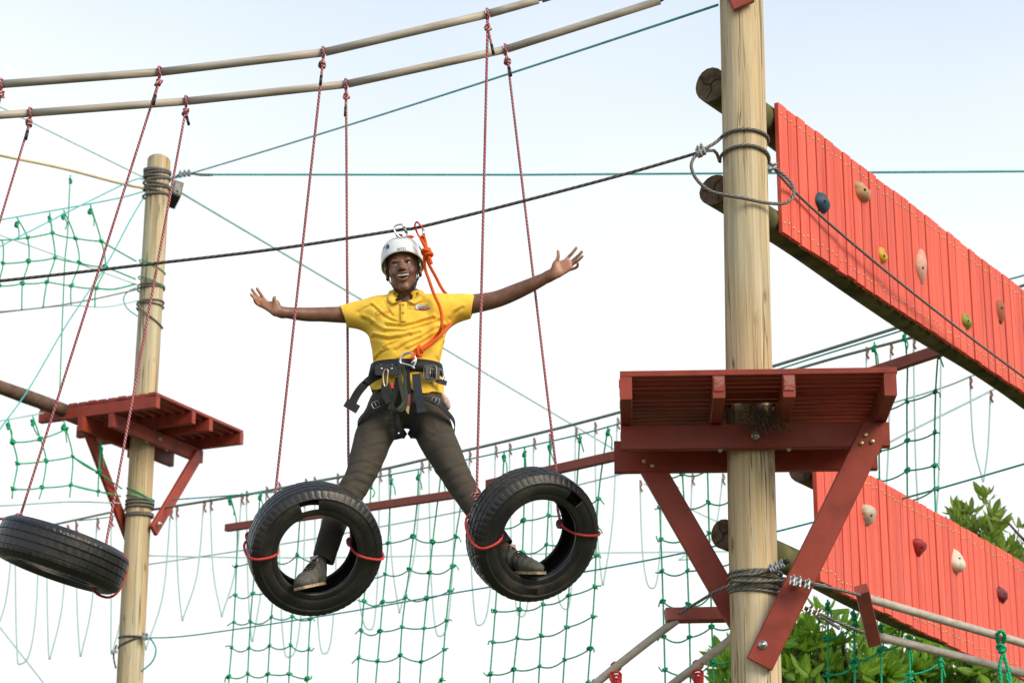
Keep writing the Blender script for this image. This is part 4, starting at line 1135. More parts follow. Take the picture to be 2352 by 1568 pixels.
# support tubes, wires and red rails over the nets
def gwire(label, pts, r, mat, off=0.0, name='wire', cat='wire'):
    m = MB(); m.tube(spl([GP(x, y, off) for x, y in pts], 6), r, 8)
    return tag(m.build(name, MAT[mat]), label, cat)
gwire('grey green tube above the nets rising from the left pole to the right', [(343, 1171), (574, 1134), (720, 1106), (875, 1078), (988, 1052), (1160, 1013), (1421, 947), (1775, 841), (2062, 752), (2200, 708)], .012, 'greywire', -.15, 'pipe', 'pipe')
gwire('green wire carrying the net tops', [(395, 1147), (520, 1138), (720, 1121), (861, 1096), (998, 1070), (1160, 1036), (1421, 973), (1806, 842), (2062, 762), (2200, 716)], .0065, 'tealwire', .0)
gwire('second grey green tube seen between the large platform and the climbing wall', [(1500, 950), (1851, 841), (2095, 775), (2260, 730)], .011, 'greywire', -.5, 'pipe', 'pipe')
wire('grey green tube low behind the edge tyre at the left', [(-60, 1240, 21), (110, 1207, 21), (245, 1178, 21), (330, 1163, 21)], .011, 'greywire', 'pipe', 'pipe')
wire('thin wire behind the left pole brace', [(180, 1195, 20.4), (260, 1155 + 30, 20.2), (300, 1165, 20)], .006, 'palewire')
def rail(label, a, b, w=.075):
    m = MB(); m.board(GP(*a, .012), GP(*b, .012), Vector((0, 0, 1)), w, .05, .004)
    return tag(m.build('timber_rail', MAT['rail_red']), label, 'timber rail', 'red timber rails of the nets')
rail('red timber rail behind the left foot tyre and the left leg', (521, 1212), (1052, 1134), .062)
rail('red timber rail behind the right foot tyre reaching the large platform', (1120, 1113), (1440, 1041), .07)
rail('red timber rail sticking out right of the large platform', (1900, 890), (2170, 801), .075)

# pale cords hanging in long loops far behind
def loopcord(label, xa, ya, xm, ym, xb, yb, Y, kind, r=.0085):
    q = [P(xa, ya, Y)]; r = .008
    if kind == 'u': q += [P(xa + (xm - xa) * .18, ya + (ym - ya) * .6, Y), P(xa + (xm - xa) * .55, ya + (ym - ya) * .93, Y), P(xm, ym, Y), P(xb - (xb - xm) * .5, yb + (ym - yb) * .93, Y), P(xb - (xb - xm) * .15, yb + (ym - yb) * .6, Y), P(xb, yb, Y)]
    else: q += [P(xa + (xm - xa) * .25, ya + (ym - ya) * .6, Y), P(xm - 3, ym - 12, Y), P(xm, ym, Y), P(xm + 3, ym - 12, Y), P(xb - (xb - xm) * .3, yb + (ym - yb) * .6, Y), P(xb, yb, Y)]
    t = thing('cord_loop', label, 'cord', q[0], 'pale cords looping far behind the nets')
    m = MB(); m.tube(spl(q, 6), r, 6); m.build('cord', MAT['palerope'], t)
    for x, y in ((xa, ya), (xb, yb)):
        m = MB(); m.tube(spl([P(x, y - 3, Y - .02), P(x + 4, y + 6, Y - .03), P(x + 1, y + 14, Y - .03), P(x + 6, y + 24, Y - .02)], 4), .010, 6); m.build('whipping', m_rust, t)
    return t
m_rust = m_plain('rust_red_twine', (.30, .07, .03), (.18, .05, .025), 20, .8)
CORDS = [(-4, 1210, -30, 1500, 32, 1200, 'v'), (35, 1235, 44, 1524, 90, 1220, 'u'), (107, 1216, 115, 1512, 155, 1208, 'v'), (174, 1200, 186, 1505, 223, 1192, 'v'),
         (255, 1185, 258, 1500, 300, 1175, 'v'), (327, 1420, 336, 1490, 392, 1168, 'v'), (405, 1163, 420, 1424, 468, 1152, 'v'), (483, 1148, 510, 1415, 555, 1135, 'v'), (566, 1130, 580, 1470, 612, 1120, 'v'),
         (640, 1110, 662, 1508, 702, 1102, 'u'), (722, 1098, 745, 1500, 775, 1090, 'u'), (812, 1086, 850, 1445, 872, 1082, 'u'), (893, 1075, 918, 1405, 968, 1062, 'v'), (985, 1056, 1010, 1460, 1046, 1048, 'u'),
         (1078, 1038, 1100, 1435, 1138, 1026, 'u'), (1170, 1020, 1198, 1415, 1226, 1008, 'u'), (1262, 998, 1300, 1398, 1322, 985, 'u'), (1366, 972, 1385, 1340, 1418, 962, 'v'), (1470, 1105, 1498, 1350, 1520, 1105, 'u'),
         (1590, 1090, 1560, 1285, 1660, 1090, 'u'), (1990, 800, 2000, 1250, 2046, 792, 'u'), (2098, 778, 2130, 1262, 2162, 775, 'u'), (2228, 868, 2258, 1105, 2275, 900, 'v')]
for k, (xa, ya, xm, ym, xb, yb, kd) in enumerate(CORDS):
    where = ['at the left edge', 'under the left end of the edge tyre', 'under the middle of the edge tyre', 'under the right half of the edge tyre', 'touching the left side of the left pole', 'just right of the left pole', 'right of the left pole brace',
             'left of the left foot tyre', 'left behind the left foot tyre', 'right below the left foot tyre', 'under the right side of the left foot tyre', 'right of the left foot tyre', 'below the spread legs at left', 'below the spread legs at centre',
             'left of the right foot tyre', 'below the middle of the right foot tyre', 'under the right side of the right foot tyre', 'right of the right foot tyre', 'left of the large platform brace', 'between the platform brace and the foreground pole',
             'behind the right end of the large platform', 'behind the net right of the large platform', 'under the upper climbing wall near the right edge'][k]
    loopcord('pale cord loop far off, hanging ' + where, xa, ya, xm, ym, xb, yb, 22.5 if k < 20 else 18.5, kd)
# ------------------------------------------------------------------ trees
def m_leaf(name, c1, c2, c3):
    t = NT(name)
    oi = t.n('ShaderNodeObjectInfo')
    g = t.noise((2.6, 2.6, 2.6), 3)
    f_ = t.noise((11, 11, 11), 2)
    v = t.math('ADD', t.math('MULTIPLY', g, .6), t.math('MULTIPLY', f_, .4))
    base = t.ramp(v, [(.32, c1), (.5, c2), (.68, c3)])
    tc = t.n('ShaderNodeTexCoord'); sp = t.n('ShaderNodeSeparateXYZ'); t.l(tc.outputs['UV'], sp.inputs[0])
    rib = t.ramp(t.math('ABSOLUTE', t.math('SUBTRACT', sp.outputs[0], .5)), [(.02, .6), (.07, 0.0)])
    base = t.mix(rib, base, tuple(min(1, x * 1.8) for x in c3))
    t.col(base); t.rough(.42); t.set('Specular IOR Level', .45)
    tr = t.n('ShaderNodeBsdfTranslucent'); t.l(t.mix(.5, base, (.25, .42, .03)), tr.inputs[0])
    mx = t.n('ShaderNodeMixShader'); mx.inputs[0].default_value = .45
    t.l(t.b.outputs[0], mx.inputs[1]); t.l(tr.outputs[0], mx.inputs[2]); t.l(mx.outputs[0], t.o.inputs[0])
    return t.m
MAT['leaf_lime'] = m_leaf('bright_leaf', (.09, .20, .02), (.19, .38, .035), (.36, .56, .08))
MAT['leaf_olive'] = m_leaf('olive_leaf', (.08, .15, .024), (.17, .26, .04), (.36, .40, .08))
MAT['bark'] = m_plain('bark', (.13, .095, .065), (.06, .045, .03), 20, .9, bump=.5, bscale=60)

def leaf_mesh(name, mat, curl, fold, wid):
    m = MB(); N_ = 6; vs = []; fs = []; uv = []
    for i in range(N_ + 1):
        u = i / N_
        w = wid * (math.sin(math.pi * min(1, u ** .85 * .96 + .02)) ** .75) if i < N_ else .004
        x = u; z = -curl * u * u
        for s in (-1, 0, 1): vs.append((x * (1 - .12 * curl * u), s * w, z + fold * abs(s) * w))
    for i in range(N_):
        for s in (0, 1):
            a = i * 3 + s
            fs.append((a, a + 3, a + 4, a + 1))
            uv.append([(s * .5, i / N_), (s * .5, (i + 1) / N_), (s * .5 + .5, (i + 1) / N_), (s * .5 + .5, i / N_)])
    m.add(vs, fs, uv)
    return m.mesh(name, mat, Vector((0, 0, 0)))[0], vs, fs, uv

def tree(label, base, zfork, crowns, mat, whorls, leaflen, seed, wid, curl, frame, nleaf=(6, 9)):
    rs = random.Random(seed)
    t = thing('broadleaf_tree', label, 'tree', base, 'leafy trees behind the climbing walls')
    base = Vector(base)
    fork = base + Vector((.1, .1, zfork))
    m = MB(); m.tube(spl([base, base + Vector((.05, -.03, zfork * .5)), fork], 6), [.13 - .05 * k / 12 for k in range(13)], 10)
    tr = m.build('trunk', MAT['bark'], t)
    lms = [leaf_mesh('leaf', mat, curl * c, .25 * f_, wid * w) for c, f_, w in ((1, 1, 1), (.5, 1.4, 1.1), (1.5, .7, .9))]
    spots = []
    for cc, rad, cnt in crowns:
        cc = Vector(cc)
        # main limbs to this crown
        for k in range(7):
            dv = Vector((rs.gauss(0, 1), rs.gauss(0, 1), rs.gauss(.3, .7))).normalized()
            e = cc + Vector((dv.x * rad[0], dv.y * rad[1], dv.z * rad[2])) * .75
            mid = fork.lerp(e, .5) + Vector((rs.gauss(0, .12), rs.gauss(0, .12), rs.uniform(0, .2)))
            b = MB(); b.tube(spl([fork, mid, e], 6), [.045 - .036 * q / 12 for q in range(13)], 7); b.build('limb', MAT['bark'], t)
        tries = 0; got = 0
        while got < cnt and tries < cnt * 30:
            tries += 1
            dv = Vector((rs.gauss(0, 1), rs.gauss(0, 1), rs.gauss(0, 1))).normalized()
            k = rs.random() ** .45
            ns = .22 * mnoise.noise(dv * 2.3 + Vector((seed, 0, 0)))
            p = cc + Vector((dv.x * rad[0], dv.y * rad[1], dv.z * rad[2])) * (k + ns)
            if mnoise.noise(p * 2.1 + Vector((seed * 5, 3, 1))) < -.22: continue
            spots.append((p, (p - cc).normalized())); got += 1
    leaves = []
    tw = MB()
    for p, out in spots:
        ax = (out * .7 + Vector((rs.gauss(0, .25), rs.gauss(0, .25), .75))).normalized()
        ex = ax.orthogonal().normalized(); ey = ax.cross(ex)
        st = p - ax * rs.uniform(.10, .26)
        tw.tube([st - out * .05, st, p], [.006, .005, .004], 5)
        nl = rs.randint(*nleaf); a0 = rs.uniform(0, 6.28)
        for k in range(nl):
            a = a0 + k * 2.4; el = rs.uniform(-.35, .55) if k > 2 else rs.uniform(.5, 1.0)
            dv = (ex * math.cos(a) + ey * math.sin(a)) * math.cos(el) + ax * math.sin(el)
            side = dv.cross(ax).normalized(); upv = side.cross(dv)
            roll = rs.gauss(0, .35); side2 = side * math.cos(roll) + upv * math.sin(roll); up2 = dv.cross(side2) * -1
            if up2.dot(ax) < 0: side2 = -side2; up2 = -up2
            up2 = dv.cross(side2)
            M_ = Matrix((dv, side2, up2)).transposed()
            leaves.append((p + dv * .01, M_, leaflen * rs.uniform(.7, 1.2), rs.randrange(3)))
    tag(tw.build('twigs', MAT['bark'], t), kind='stuff')
    def score(l):
        v = l[0] - CAM; a = v.dot(FX); x = 1176 + FPX * v.dot(RX) / a; y = 784 - FPX * v.dot(UX) / a
        inside = frame[0] < x < frame[2] and frame[1] < y < frame[3]
        return (0 if inside else 100) + a
    leaves.sort(key=score)
    for p, M_, s, k in leaves[:290]:
        inst('leaf', lms[k][0], t, p, M_.to_quaternion(), s)
    m = MB()
    for p, M_, s, k in leaves[290:]:
        _, vs, fs, uv = lms[k]
        m.add([p + M_ @ (Vector(v) * s) for v in vs], fs, uv)
    tag(m.build('foliage', mat, t), kind='stuff')
    return t
tree('bright green leafy tree low behind the climbing wall and the foreground pole', (2.35, 16.6, 0), 3.0,
     [(P(1850, 1560, 16.2), (.75, .6, .50), 175), (P(2080, 1570, 16.8), (.85, .6, .48), 175), (P(2260, 1620, 16.9), (.6, .6, .38), 65), (P(1960, 1760, 16.5), (1.2, .9, .6), 80)], MAT['leaf_lime'], 0, .15, 3, .20, .35, (1660, 1380, 2352, 1568))
tree('olive green tree standing behind the lower climbing wall at the right edge', (4.6, 18.6, 0), 3.6,
     [(P(2255, 1255, 18.2), (.36, .5, .40), 95), (P(2385, 1310, 18.6), (.55, .6, .40), 110), (P(2380, 1440, 18.6), (.9, .8, .6), 95)], MAT['leaf_olive'], 0, .125, 8, .18, .5, (2100, 1120, 2352, 1420))
# ------------------------------------------------------------------ person: implicit surfaces meshed by surface nets
class Field:
    def __init__(s, lo, hi, h):
        s.lo = np.array(lo, dtype=np.float32); s.h = h
        s.n = np.ceil((np.array(hi) - s.lo) / h).astype(int) + 1
        s.d = np.full(s.n, .2, dtype=np.float32)
    def grid(s, lo, hi):
        a = np.clip(np.floor((np.array(lo) - s.lo) / s.h).astype(int), 0, s.n - 1)
        b = np.clip(np.ceil((np.array(hi) - s.lo) / s.h).astype(int) + 1, 1, s.n)
        sl = tuple(slice(i, j) for i, j in zip(a, b))
        X = (s.lo[0] + s.h * np.arange(a[0], b[0], dtype=np.float32))[:, None, None]
        Y = (s.lo[1] + s.h * np.arange(a[1], b[1], dtype=np.float32))[None, :, None]
        Z_ = (s.lo[2] + s.h * np.arange(a[2], b[2], dtype=np.float32))[None, None, :]
        return sl, X, Y, Z_
    def op(s, fn, lo, hi, k, mode):
        sl, X, Y, Z_ = s.grid(lo, hi)
        if 0 in s.d[sl].shape: return
        b = fn(X, Y, Z_); a = s.d[sl]
        if mode == 'sub': b = -b
        hh = np.maximum(k - np.abs(a - b), 0) / max(k, 1e-6)
        r = np.maximum(a, b) + hh * hh * k * .25 if mode == 'sub' else np.minimum(a, b) - hh * hh * k * .25
        s.d[sl] = r
    def cone(s, a, b, ra, rb, k=.02, mode='add', sq=None):
        a = np.array(a); b = np.array(b); mg = max(ra, rb) + k + 3 * s.h
        def fn(X, Y, Z_):
            ba = b - a; L2 = max(1e-12, (ba ** 2).sum())
            t = np.clip(((X - a[0]) * ba[0] + (Y - a[1]) * ba[1] + (Z_ - a[2]) * ba[2]) / L2, 0, 1)
            dx = X - a[0] - t * ba[0]; dy = Y - a[1] - t * ba[1]; dz = Z_ - a[2] - t * ba[2]
            if sq is not None: dy = dy * sq
            return np.sqrt(dx * dx + dy * dy + dz * dz) - (ra + (rb - ra) * t)
        s.op(fn, np.minimum(a, b) - mg, np.maximum(a, b) + mg, k, mode)
    def chain(s, pts, rs, k=.02, mode='add', sq=None, fine=5):
        """tapered limb through points, radii eased between them, one union"""
        Q_ = np.array([list(p) for p in spl(pts, fine)]); n0 = len(pts)
        u = np.linspace(0, n0 - 1, len(Q_)); R0 = np.array(rs, dtype=float)
        # Catmull-Rom on the radii as well
        R_ = []
        for x in u:
            i = min(int(x), n0 - 2); t = x - i; g = lambda j: R0[min(max(j, 0), n0 - 1)]
            p0, p1, p2, p3 = g(i - 1), g(i), g(i + 1), g(i + 2)
            R_.append(.5 * (2 * p1 + (p2 - p0) * t + (2 * p0 - 5 * p1 + 4 * p2 - p3) * t * t + (3 * p1 - p0 - 3 * p2 + p3) * t ** 3))
        mg = max(rs) + k + 3 * s.h
        def fn(X, Y, Z_):
            out = None
            for a, b, ra, rb in zip(Q_, Q_[1:], R_, R_[1:]):
                ba = b - a; L2 = max(1e-12, (ba ** 2).sum())
                t = np.clip(((X - a[0]) * ba[0] + (Y - a[1]) * ba[1] + (Z_ - a[2]) * ba[2]) / L2, 0, 1)
                dx = X - a[0] - t * ba[0]; dy = Y - a[1] - t * ba[1]; dz = Z_ - a[2] - t * ba[2]
                d = np.sqrt(dx * dx + dy * dy + dz * dz) - (ra + (rb - ra) * t)
                out = d if out is None else np.minimum(out, d)
            return out
        s.op(fn, Q_.min(0) - mg, Q_.max(0) + mg, k, mode)
    def ell(s, c, r, ax, k=.02, mode='add'):
        c = np.array(c); r = np.array(r, dtype=np.float32); A = np.array([list(v) for v in ax])
        mg = r.max() + k + 3 * s.h
        def fn(X, Y, Z_):
            p = [((X - c[0]) * A[i][0] + (Y - c[1]) * A[i][1] + (Z_ - c[2]) * A[i][2]) / r[i] for i in range(3)]
            k0 = np.sqrt(p[0] ** 2 + p[1] ** 2 + p[2] ** 2)
            k1 = np.sqrt((p[0] / r[0]) ** 2 + (p[1] / r[1]) ** 2 + (p[2] / r[2]) ** 2)
            return k0 * (k0 - 1) / np.maximum(k1, 1e-6)
        s.op(fn, c - mg, c + mg, k, mode)
    def slab(s, poly, o, ex, ey, en, th, k=.02, mode='add'):
        """rounded polygon plate: poly in (ex,ey) metres about o, half thickness th along en"""
        o = np.array(o); pts = np.array(poly); E = [np.array(list(v)) for v in (ex, ey, en)]
        w = np.array([o + E[0] * x + E[1] * y for x, y in poly]); mg = th + k + .02
        def fn(X, Y, Z_):
            q = [(X - o[0]) * e[0] + (Y - o[1]) * e[1] + (Z_ - o[2]) * e[2] for e in E]
            d = np.full(q[0].shape, 1e9, dtype=np.float32); sg = np.ones(q[0].shape, dtype=np.float32)
            m_ = len(pts)
            for i in range(m_):
                j = (i - 1) % m_
                ex_, ey_ = pts[j] - pts[i]; wx = q[0] - pts[i][0]; wy = q[1] - pts[i][1]
                t = np.clip((wx * ex_ + wy * ey_) / (ex_ ** 2 + ey_ ** 2), 0, 1)
                d = np.minimum(d, (wx - ex_ * t) ** 2 + (wy - ey_ * t) ** 2)
                c1 = q[1] >= pts[i][1]; c2 = q[1] < pts[j][1]; c3 = ex_ * wy > ey_ * wx
                fl = (c1 & c2 & c3) | (~c1 & ~c2 & ~c3)
                sg = np.where(fl, -sg, sg)
            dd = np.sqrt(d) * sg + th * .8
            dz = np.abs(q[2]) - th * .2
            return np.sqrt(np.maximum(dd, 0) ** 2 + np.maximum(dz, 0) ** 2) + np.minimum(np.maximum(dd, dz), 0) - th * .8
        s.op(fn, w.min(0) - mg, w.max(0) + mg, k, mode)
    def mesh(s):
        d = s.d; h = s.h
        ins = d < 0
        c = [ins[i:ins.shape[0] - 1 + i, j:ins.shape[1] - 1 + j, k:ins.shape[2] - 1 + k] for i in (0, 1) for j in (0, 1) for k in (0, 1)]
        cnt = sum(x.astype(np.uint8) for x in c)
        act = (cnt > 0) & (cnt < 8)
        I = np.argwhere(act); idx = np.full(act.shape, -1, dtype=np.int32); idx[act] = np.arange(len(I))
        V8 = np.stack([d[I[:, 0] + i, I[:, 1] + j, I[:, 2] + k] for i in (0, 1) for j in (0, 1) for k in (0, 1)], 1)
        off = np.array([(i, j, k) for i in (0, 1) for j in (0, 1) for k in (0, 1)], dtype=np.float32)
        acc = np.zeros((len(I), 3), dtype=np.float32); n_ = np.zeros(len(I), dtype=np.float32)
        for a in range(8):
            for b in range(a + 1, 8):
                if np.abs(off[a] - off[b]).sum() != 1: continue
                cr = (V8[:, a] < 0) != (V8[:, b] < 0)
                t = V8[:, a] / np.where(cr, V8[:, a] - V8[:, b], 1)
                acc += np.where(cr[:, None], off[a] + (off[b] - off[a]) * t[:, None], 0); n_ += cr
        vs = s.lo + h * (I + acc / n_[:, None])
        fs = []
        for ax in range(3):
            o1, o2 = [q for q in range(3) if q != ax]
            sl0 = [slice(None)] * 3; sl1 = [slice(None)] * 3
            sl0[ax] = slice(0, -1); sl1[ax] = slice(1, None)
            ch = ins[tuple(sl0)] != ins[tuple(sl1)]
            E_ = np.argwhere(ch)
            ok = (E_[:, o1] > 0) & (E_[:, o2] > 0) & (E_[:, o1] < act.shape[o1]) & (E_[:, o2] < act.shape[o2])
            E_ = E_[ok]
            def cell(da, db):
                q = E_.copy(); q[:, o1] -= da; q[:, o2] -= db
                return idx[q[:, 0], q[:, 1], q[:, 2]]
            quad = np.stack([cell(1, 1), cell(0, 1), cell(0, 0), cell(1, 0)], 1)
            fl = ins[E_[:, 0], E_[:, 1], E_[:, 2]]
            if ax == 1: fl = ~fl
            quad[~fl] = quad[~fl][:, ::-1]
            fs.append(quad)
        return vs, np.concatenate(fs)
    def smooth(s, it=1):
        for _ in range(it):
            d = s.d
            for ax in range(3):
                d = (np.roll(d, 1, ax) + 2 * d + np.roll(d, -1, ax)) * .25
            s.d = d
def np_obj(name, vs, fs, mat, parent, relax=1):
    me = bpy.data.meshes.new(name)
    c = (vs.min(0) + vs.max(0)) / 2
    me.vertices.add(len(vs)); me.vertices.foreach_set('co', (vs - c).astype(np.float32).ravel())
    me.loops.add(len(fs) * 4); me.loops.foreach_set('vertex_index', fs.astype(np.int32).ravel())
    me.polygons.add(len(fs)); me.polygons.foreach_set('loop_start', np.arange(len(fs), dtype=np.int32) * 4)
    me.polygons.foreach_set('use_smooth', np.ones(len(fs), dtype=bool))
    for m_ in (mat if isinstance(mat, list) else [mat]): me.materials.append(m_)
    me.update(calc_edges=True); me.validate()
    return link(bpy.data.objects.new(name, me), parent, Vector(c.tolist()))
def relaxed(vs, fs, it=2, lam=.5):
    vs = vs.astype(np.float64)
    for _ in range(it):
        s_ = np.zeros_like(vs); n_ = np.zeros(len(vs))
        for a, b in ((0, 1), (1, 2), (2, 3), (3, 0)):
            np.add.at(s_, fs[:, a], vs[fs[:, b]]); np.add.at(s_, fs[:, b], vs[fs[:, a]])
            np.add.at(n_, fs[:, a], 1); np.add.at(n_, fs[:, b], 1)
        vs = vs + lam * (s_ / np.maximum(n_, 1)[:, None] - vs)
    return vs

YM = 10.70
def MP(x, y, dy=0.0): return P(x, y, YM + dy)
S = .00214                                   # metres per picture unit at the person
def m_skin():
    t = NT('dark_brown_skin')
    at = t.n('ShaderNodeAttribute'); at.attribute_name = 'palm'
    g = t.noise((26, 26, 26), 4)
    base = t.ramp(g, [(.3, (.15, .068, .041)), (.6, (.21, .101, .063)), (.8, (.26, .127, .081))])
    palm = t.ramp(g, [(.3, (.36, .165, .105)), (.7, (.46, .225, .15))])
    base = t.mix(at.outputs['Fac'], base, palm)
    t.col(base); t.rough(.46); t.set('Specular IOR Level', .45)
    t.set('Subsurface Weight', .06); t.set('Subsurface Radius', (.02, .008, .004))
    t.bump(t.noise((240, 240, 240), 3), .08, .002)
    return t.m
MAT['skin'] = m_skin()

person = thing('person', 'person in yellow polo shirt and white helmet, arms spread, standing on two hanging tyres', 'person', P(930, 1350, 10.55))

# head frame
HC = P(925.5, 617, 10.645)
hf = Vector((-.05, -1, -.02)).normalized()
hx = Vector((math.cos(math.radians(7)), 0, math.sin(math.radians(7)))); hx = (hx - hf * hx.dot(hf)).normalized()
hz = hf.cross(hx).normalized()
HA = (hx, hf, hz)
def hp(x, y, z): return HC + hx * x + hf * y + hz * z

F = Field((-1.28, 10.38, 3.40), (.40, 10.92, 5.62), .0035)
# trunk and legs inside the clothes
F.ell(MP(932, 790), (.13, .09, .22), HA[:0] + (Vector((1, 0, 0)), Vector((0, 1, 0)), Vector((0, 0, 1))), .03)
F.ell(MP(934, 915), (.12, .09, .10), (Vector((1, 0, 0)), Vector((0, 1, 0)), Vector((0, 0, 1))), .04)
F.cone(MP(855, 712), MP(1010, 708), .055, .055, .04)
F.cone(MP(932, 700), hp(0, -.035, -.085), .060, .052, .03)
LLEG = [MP(890, 925, .02), MP(862, 1000, -.01), MP(826, 1093, -.06), MP(772, 1192, -.08), MP(735, 1288, -.12)]
RLEG = [MP(982, 925, .02), MP(1014, 1030, 0), MP(1066, 1130, -.03), MP(1116, 1200, -.08), MP(1163, 1268, -.15)]
F.chain(LLEG, [.075, .07, .05, .042, .032], .02); F.chain(RLEG, [.075, .07, .05, .042, .032], .02)
# arms
F.chain([MP(850, 713), MP(800, 722, -.01), MP(740, 722, -.03), MP(705, 722, -.05), MP(668, 719, -.08), MP(643, 715, -.10)], [.052, .043, .036, .0345, .029, .0235], .03)
F.chain([MP(1012, 708), MP(1085, 698, -.01), MP(1138, 688, -.03), MP(1180, 672, -.05), MP(1225, 652, -.08), MP(1266, 632, -.10)], [.055, .048, .042, .040, .034, .0255], .03)
# hands
def RH(x, y, dy=0.0): return P(1234.6 + x * .09156, 545.5 + y * .09156, YM - .11 + dy)
def LH(x, y, dy=0.0): return P(557 + x * .07324, 631.6 + y * .07324, YM - .11 + dy)
XX, YY_, ZZ = Vector((1, 0, 0)), Vector((0, 1, 0)), Vector((0, 0, 1))
def palm(fn, poly, o, en, th):
    oc = fn(*o)
    pp = []
    for x, y in poly:
        v = fn(x, y) - oc; pp.append((v.x, v.z))
    F.slab(pp, oc, XX, ZZ, YY_, th, .012)
palm(RH, [(345, 800), (420, 600), (540, 590), (650, 560), (740, 500), (850, 620), (870, 780), (770, 870), (570, 985), (430, 1020)], (600, 780), None, .0135)
F.cone(RH(300, 960, .01), RH(470, 870), .024, .022, .02)
F.ell(RH(450, 730, -.008), (.017, .016, .026), (XX, YY_, ZZ), .012)
def finger(fn, pts, r0=.0092, r1=.0074): F.chain([fn(*p) for p in pts], [r0 + (r1 - r0) * i / (len(pts) - 1) for i in range(len(pts))], .006, fine=3)
finger(RH, [(430, 680, -.005), (505, 540, -.015), (522, 430, -.018), (512, 345, -.012)], .0105, .0075)
finger(RH, [(720, 600), (770, 500, -.002), (865, 400, -.012), (975, 260, -.02)])
finger(RH, [(800, 660), (870, 590, -.002), (1020, 460, -.02), (1115, 355, -.03)])
finger(RH, [(820, 720), (890, 660, 0), (1010, 580, -.022), (1128, 470, -.035)], .0088, .0072)
finger(RH, [(800, 800), (890, 785, 0), (985, 740, -.02), (1012, 680, -.034), (1008, 640, -.04)], .0082, .0066)
palm(LH, [(1210, 1040), (1080, 830), (940, 830), (820, 830), (700, 730), (560, 810), (560, 950), (650, 1050), (990, 1270), (1120, 1200)], (860, 980), None, .0135)
F.cone(LH(1230, 1200, .01), LH(1060, 1120), .023, .022, .02)
F.ell(LH(1060, 930, -.008), (.018, .016, .024), (XX, YY_, ZZ), .012)
finger(LH, [(1090, 900, -.005), (1010, 810, -.015), (985, 750, -.02), (1010, 695, -.02)], .0105, .0078)
finger(LH, [(720, 830), (655, 735, -.002), (565, 590, -.012), (455, 430, -.02)])
finger(LH, [(640, 860), (565, 790, -.002), (430, 640, -.02), (298, 455, -.03)])
finger(LH, [(620, 920), (545, 870, 0), (400, 740, -.022), (240, 590, -.035)], .0088, .0072)
finger(LH, [(640, 990), (530, 950, 0), (420, 870, -.02), (378, 790, -.034), (368, 735, -.04)], .0082, .0066)
# head
F.ell(hp(0, -.015, .040), (.076, .097, .092), HA, .02)
F.ell(hp(0, .030, -.020), (.067, .062, .085), HA, .025)
F.ell(hp(0, .026, -.084), (.048, .053, .047), HA, .025)
F.ell(hp(0, .064, -.120), (.024, .018, .016), HA, .022)
for s_ in (-1, 1):
    F.ell(hp(s_ * .044, .060, -.026), (.021, .021, .016), HA, .014)
    F.chain([hp(s_ * .018, .083, .008), hp(s_ * .033, .0845, .0115), hp(s_ * .048, .073, .006)], [.003, .0034, .003], .005)
    F.chain([hp(s_ * .018, .081, -.005), hp(s_ * .033, .0815, -.009), hp(s_ * .047, .073, -.004)], [.003, .0032, .003], .006)
    F.ell(hp(s_ * .040, .070, -.043), (.017, .017, .016), HA, .012)
    F.ell(hp(s_ * .043, .024, -.082), (.016, .028, .028), HA, .025)
    F.ell(hp(s_ * .029, .081, .021), (.020, .010, .008), HA, .016)
    F.ell(hp(s_ * .033, .0885, .002), (.0165, .0150, .0078), HA, .004, 'sub')
    F.ell(hp(s_ * .0825, -.012, -.022), (.008, .019, .031), (hx * .92 - hf * .38 * s_, hf * .92 + hx * .38 * s_, hz), .008)
    F.ell(hp(s_ * .088, -.004, -.020), (.005, .010, .018), HA, .004, 'sub')
F.chain([hp(0, .088, .012), hp(0, .100, -.012), hp(0, .112, -.030)], [.0075, .0085, .0125], .008)
for s_ in (-1, 1):
    F.ell(hp(s_ * .0145, .099, -.034), (.0095, .011, .0085), HA, .006)
    F.ell(hp(s_ * .0075, .108, -.0425), (.0042, .005, .0035), HA, .002, 'sub')
F.chain([hp(-.039, .071, -.047), hp(-.019, .091, -.051), hp(0, .0975, -.0505), hp(.019, .091, -.051), hp(.039, .071, -.047)], [.0045, .006, .0062, .006, .0045], .006)
F.chain([hp(-.039, .071, -.049), hp(-.023, .084, -.076), hp(0, .090, -.088), hp(.023, .084, -.076), hp(.039, .071, -.049)], [.0045, .0062, .0075, .0062, .0045], .006)
F.ell(hp(0, .094, -.067), (.0350, .036, .0175), HA, .004, 'sub')
vs, fs = F.mesh()
vs = relaxed(vs, fs, 2, .45)
body = np_obj('body', vs, fs, MAT['skin'], person)
nrm = np.zeros(len(vs) * 3, dtype=np.float32); body.data.vertices.foreach_get('normal', nrm); nrm = nrm.reshape(-1, 3)
pal = np.zeros(len(vs), dtype=np.float32)
lw = LH(1260, 1130); rw = RH(330, 960)
hand = ((vs[:, 0] < lw.x) | ((vs[:, 0] > rw.x) & (vs[:, 2] > 5.0)))
lip = ((vs[:, 0] > HC.x - .05) & (vs[:, 0] < HC.x + .05))
pal[hand] = np.clip((-nrm[hand, 1] + .12) / .5, 0, 1)
pal *= np.clip(np.maximum(lw.x - vs[:, 0], (vs[:, 0] - rw.x) * (vs[:, 2] > 5.0)) / .028, 0, 1)
att = body.data.attributes.new('palm', 'FLOAT', 'POINT'); att.data.foreach_set('value', pal)
del F

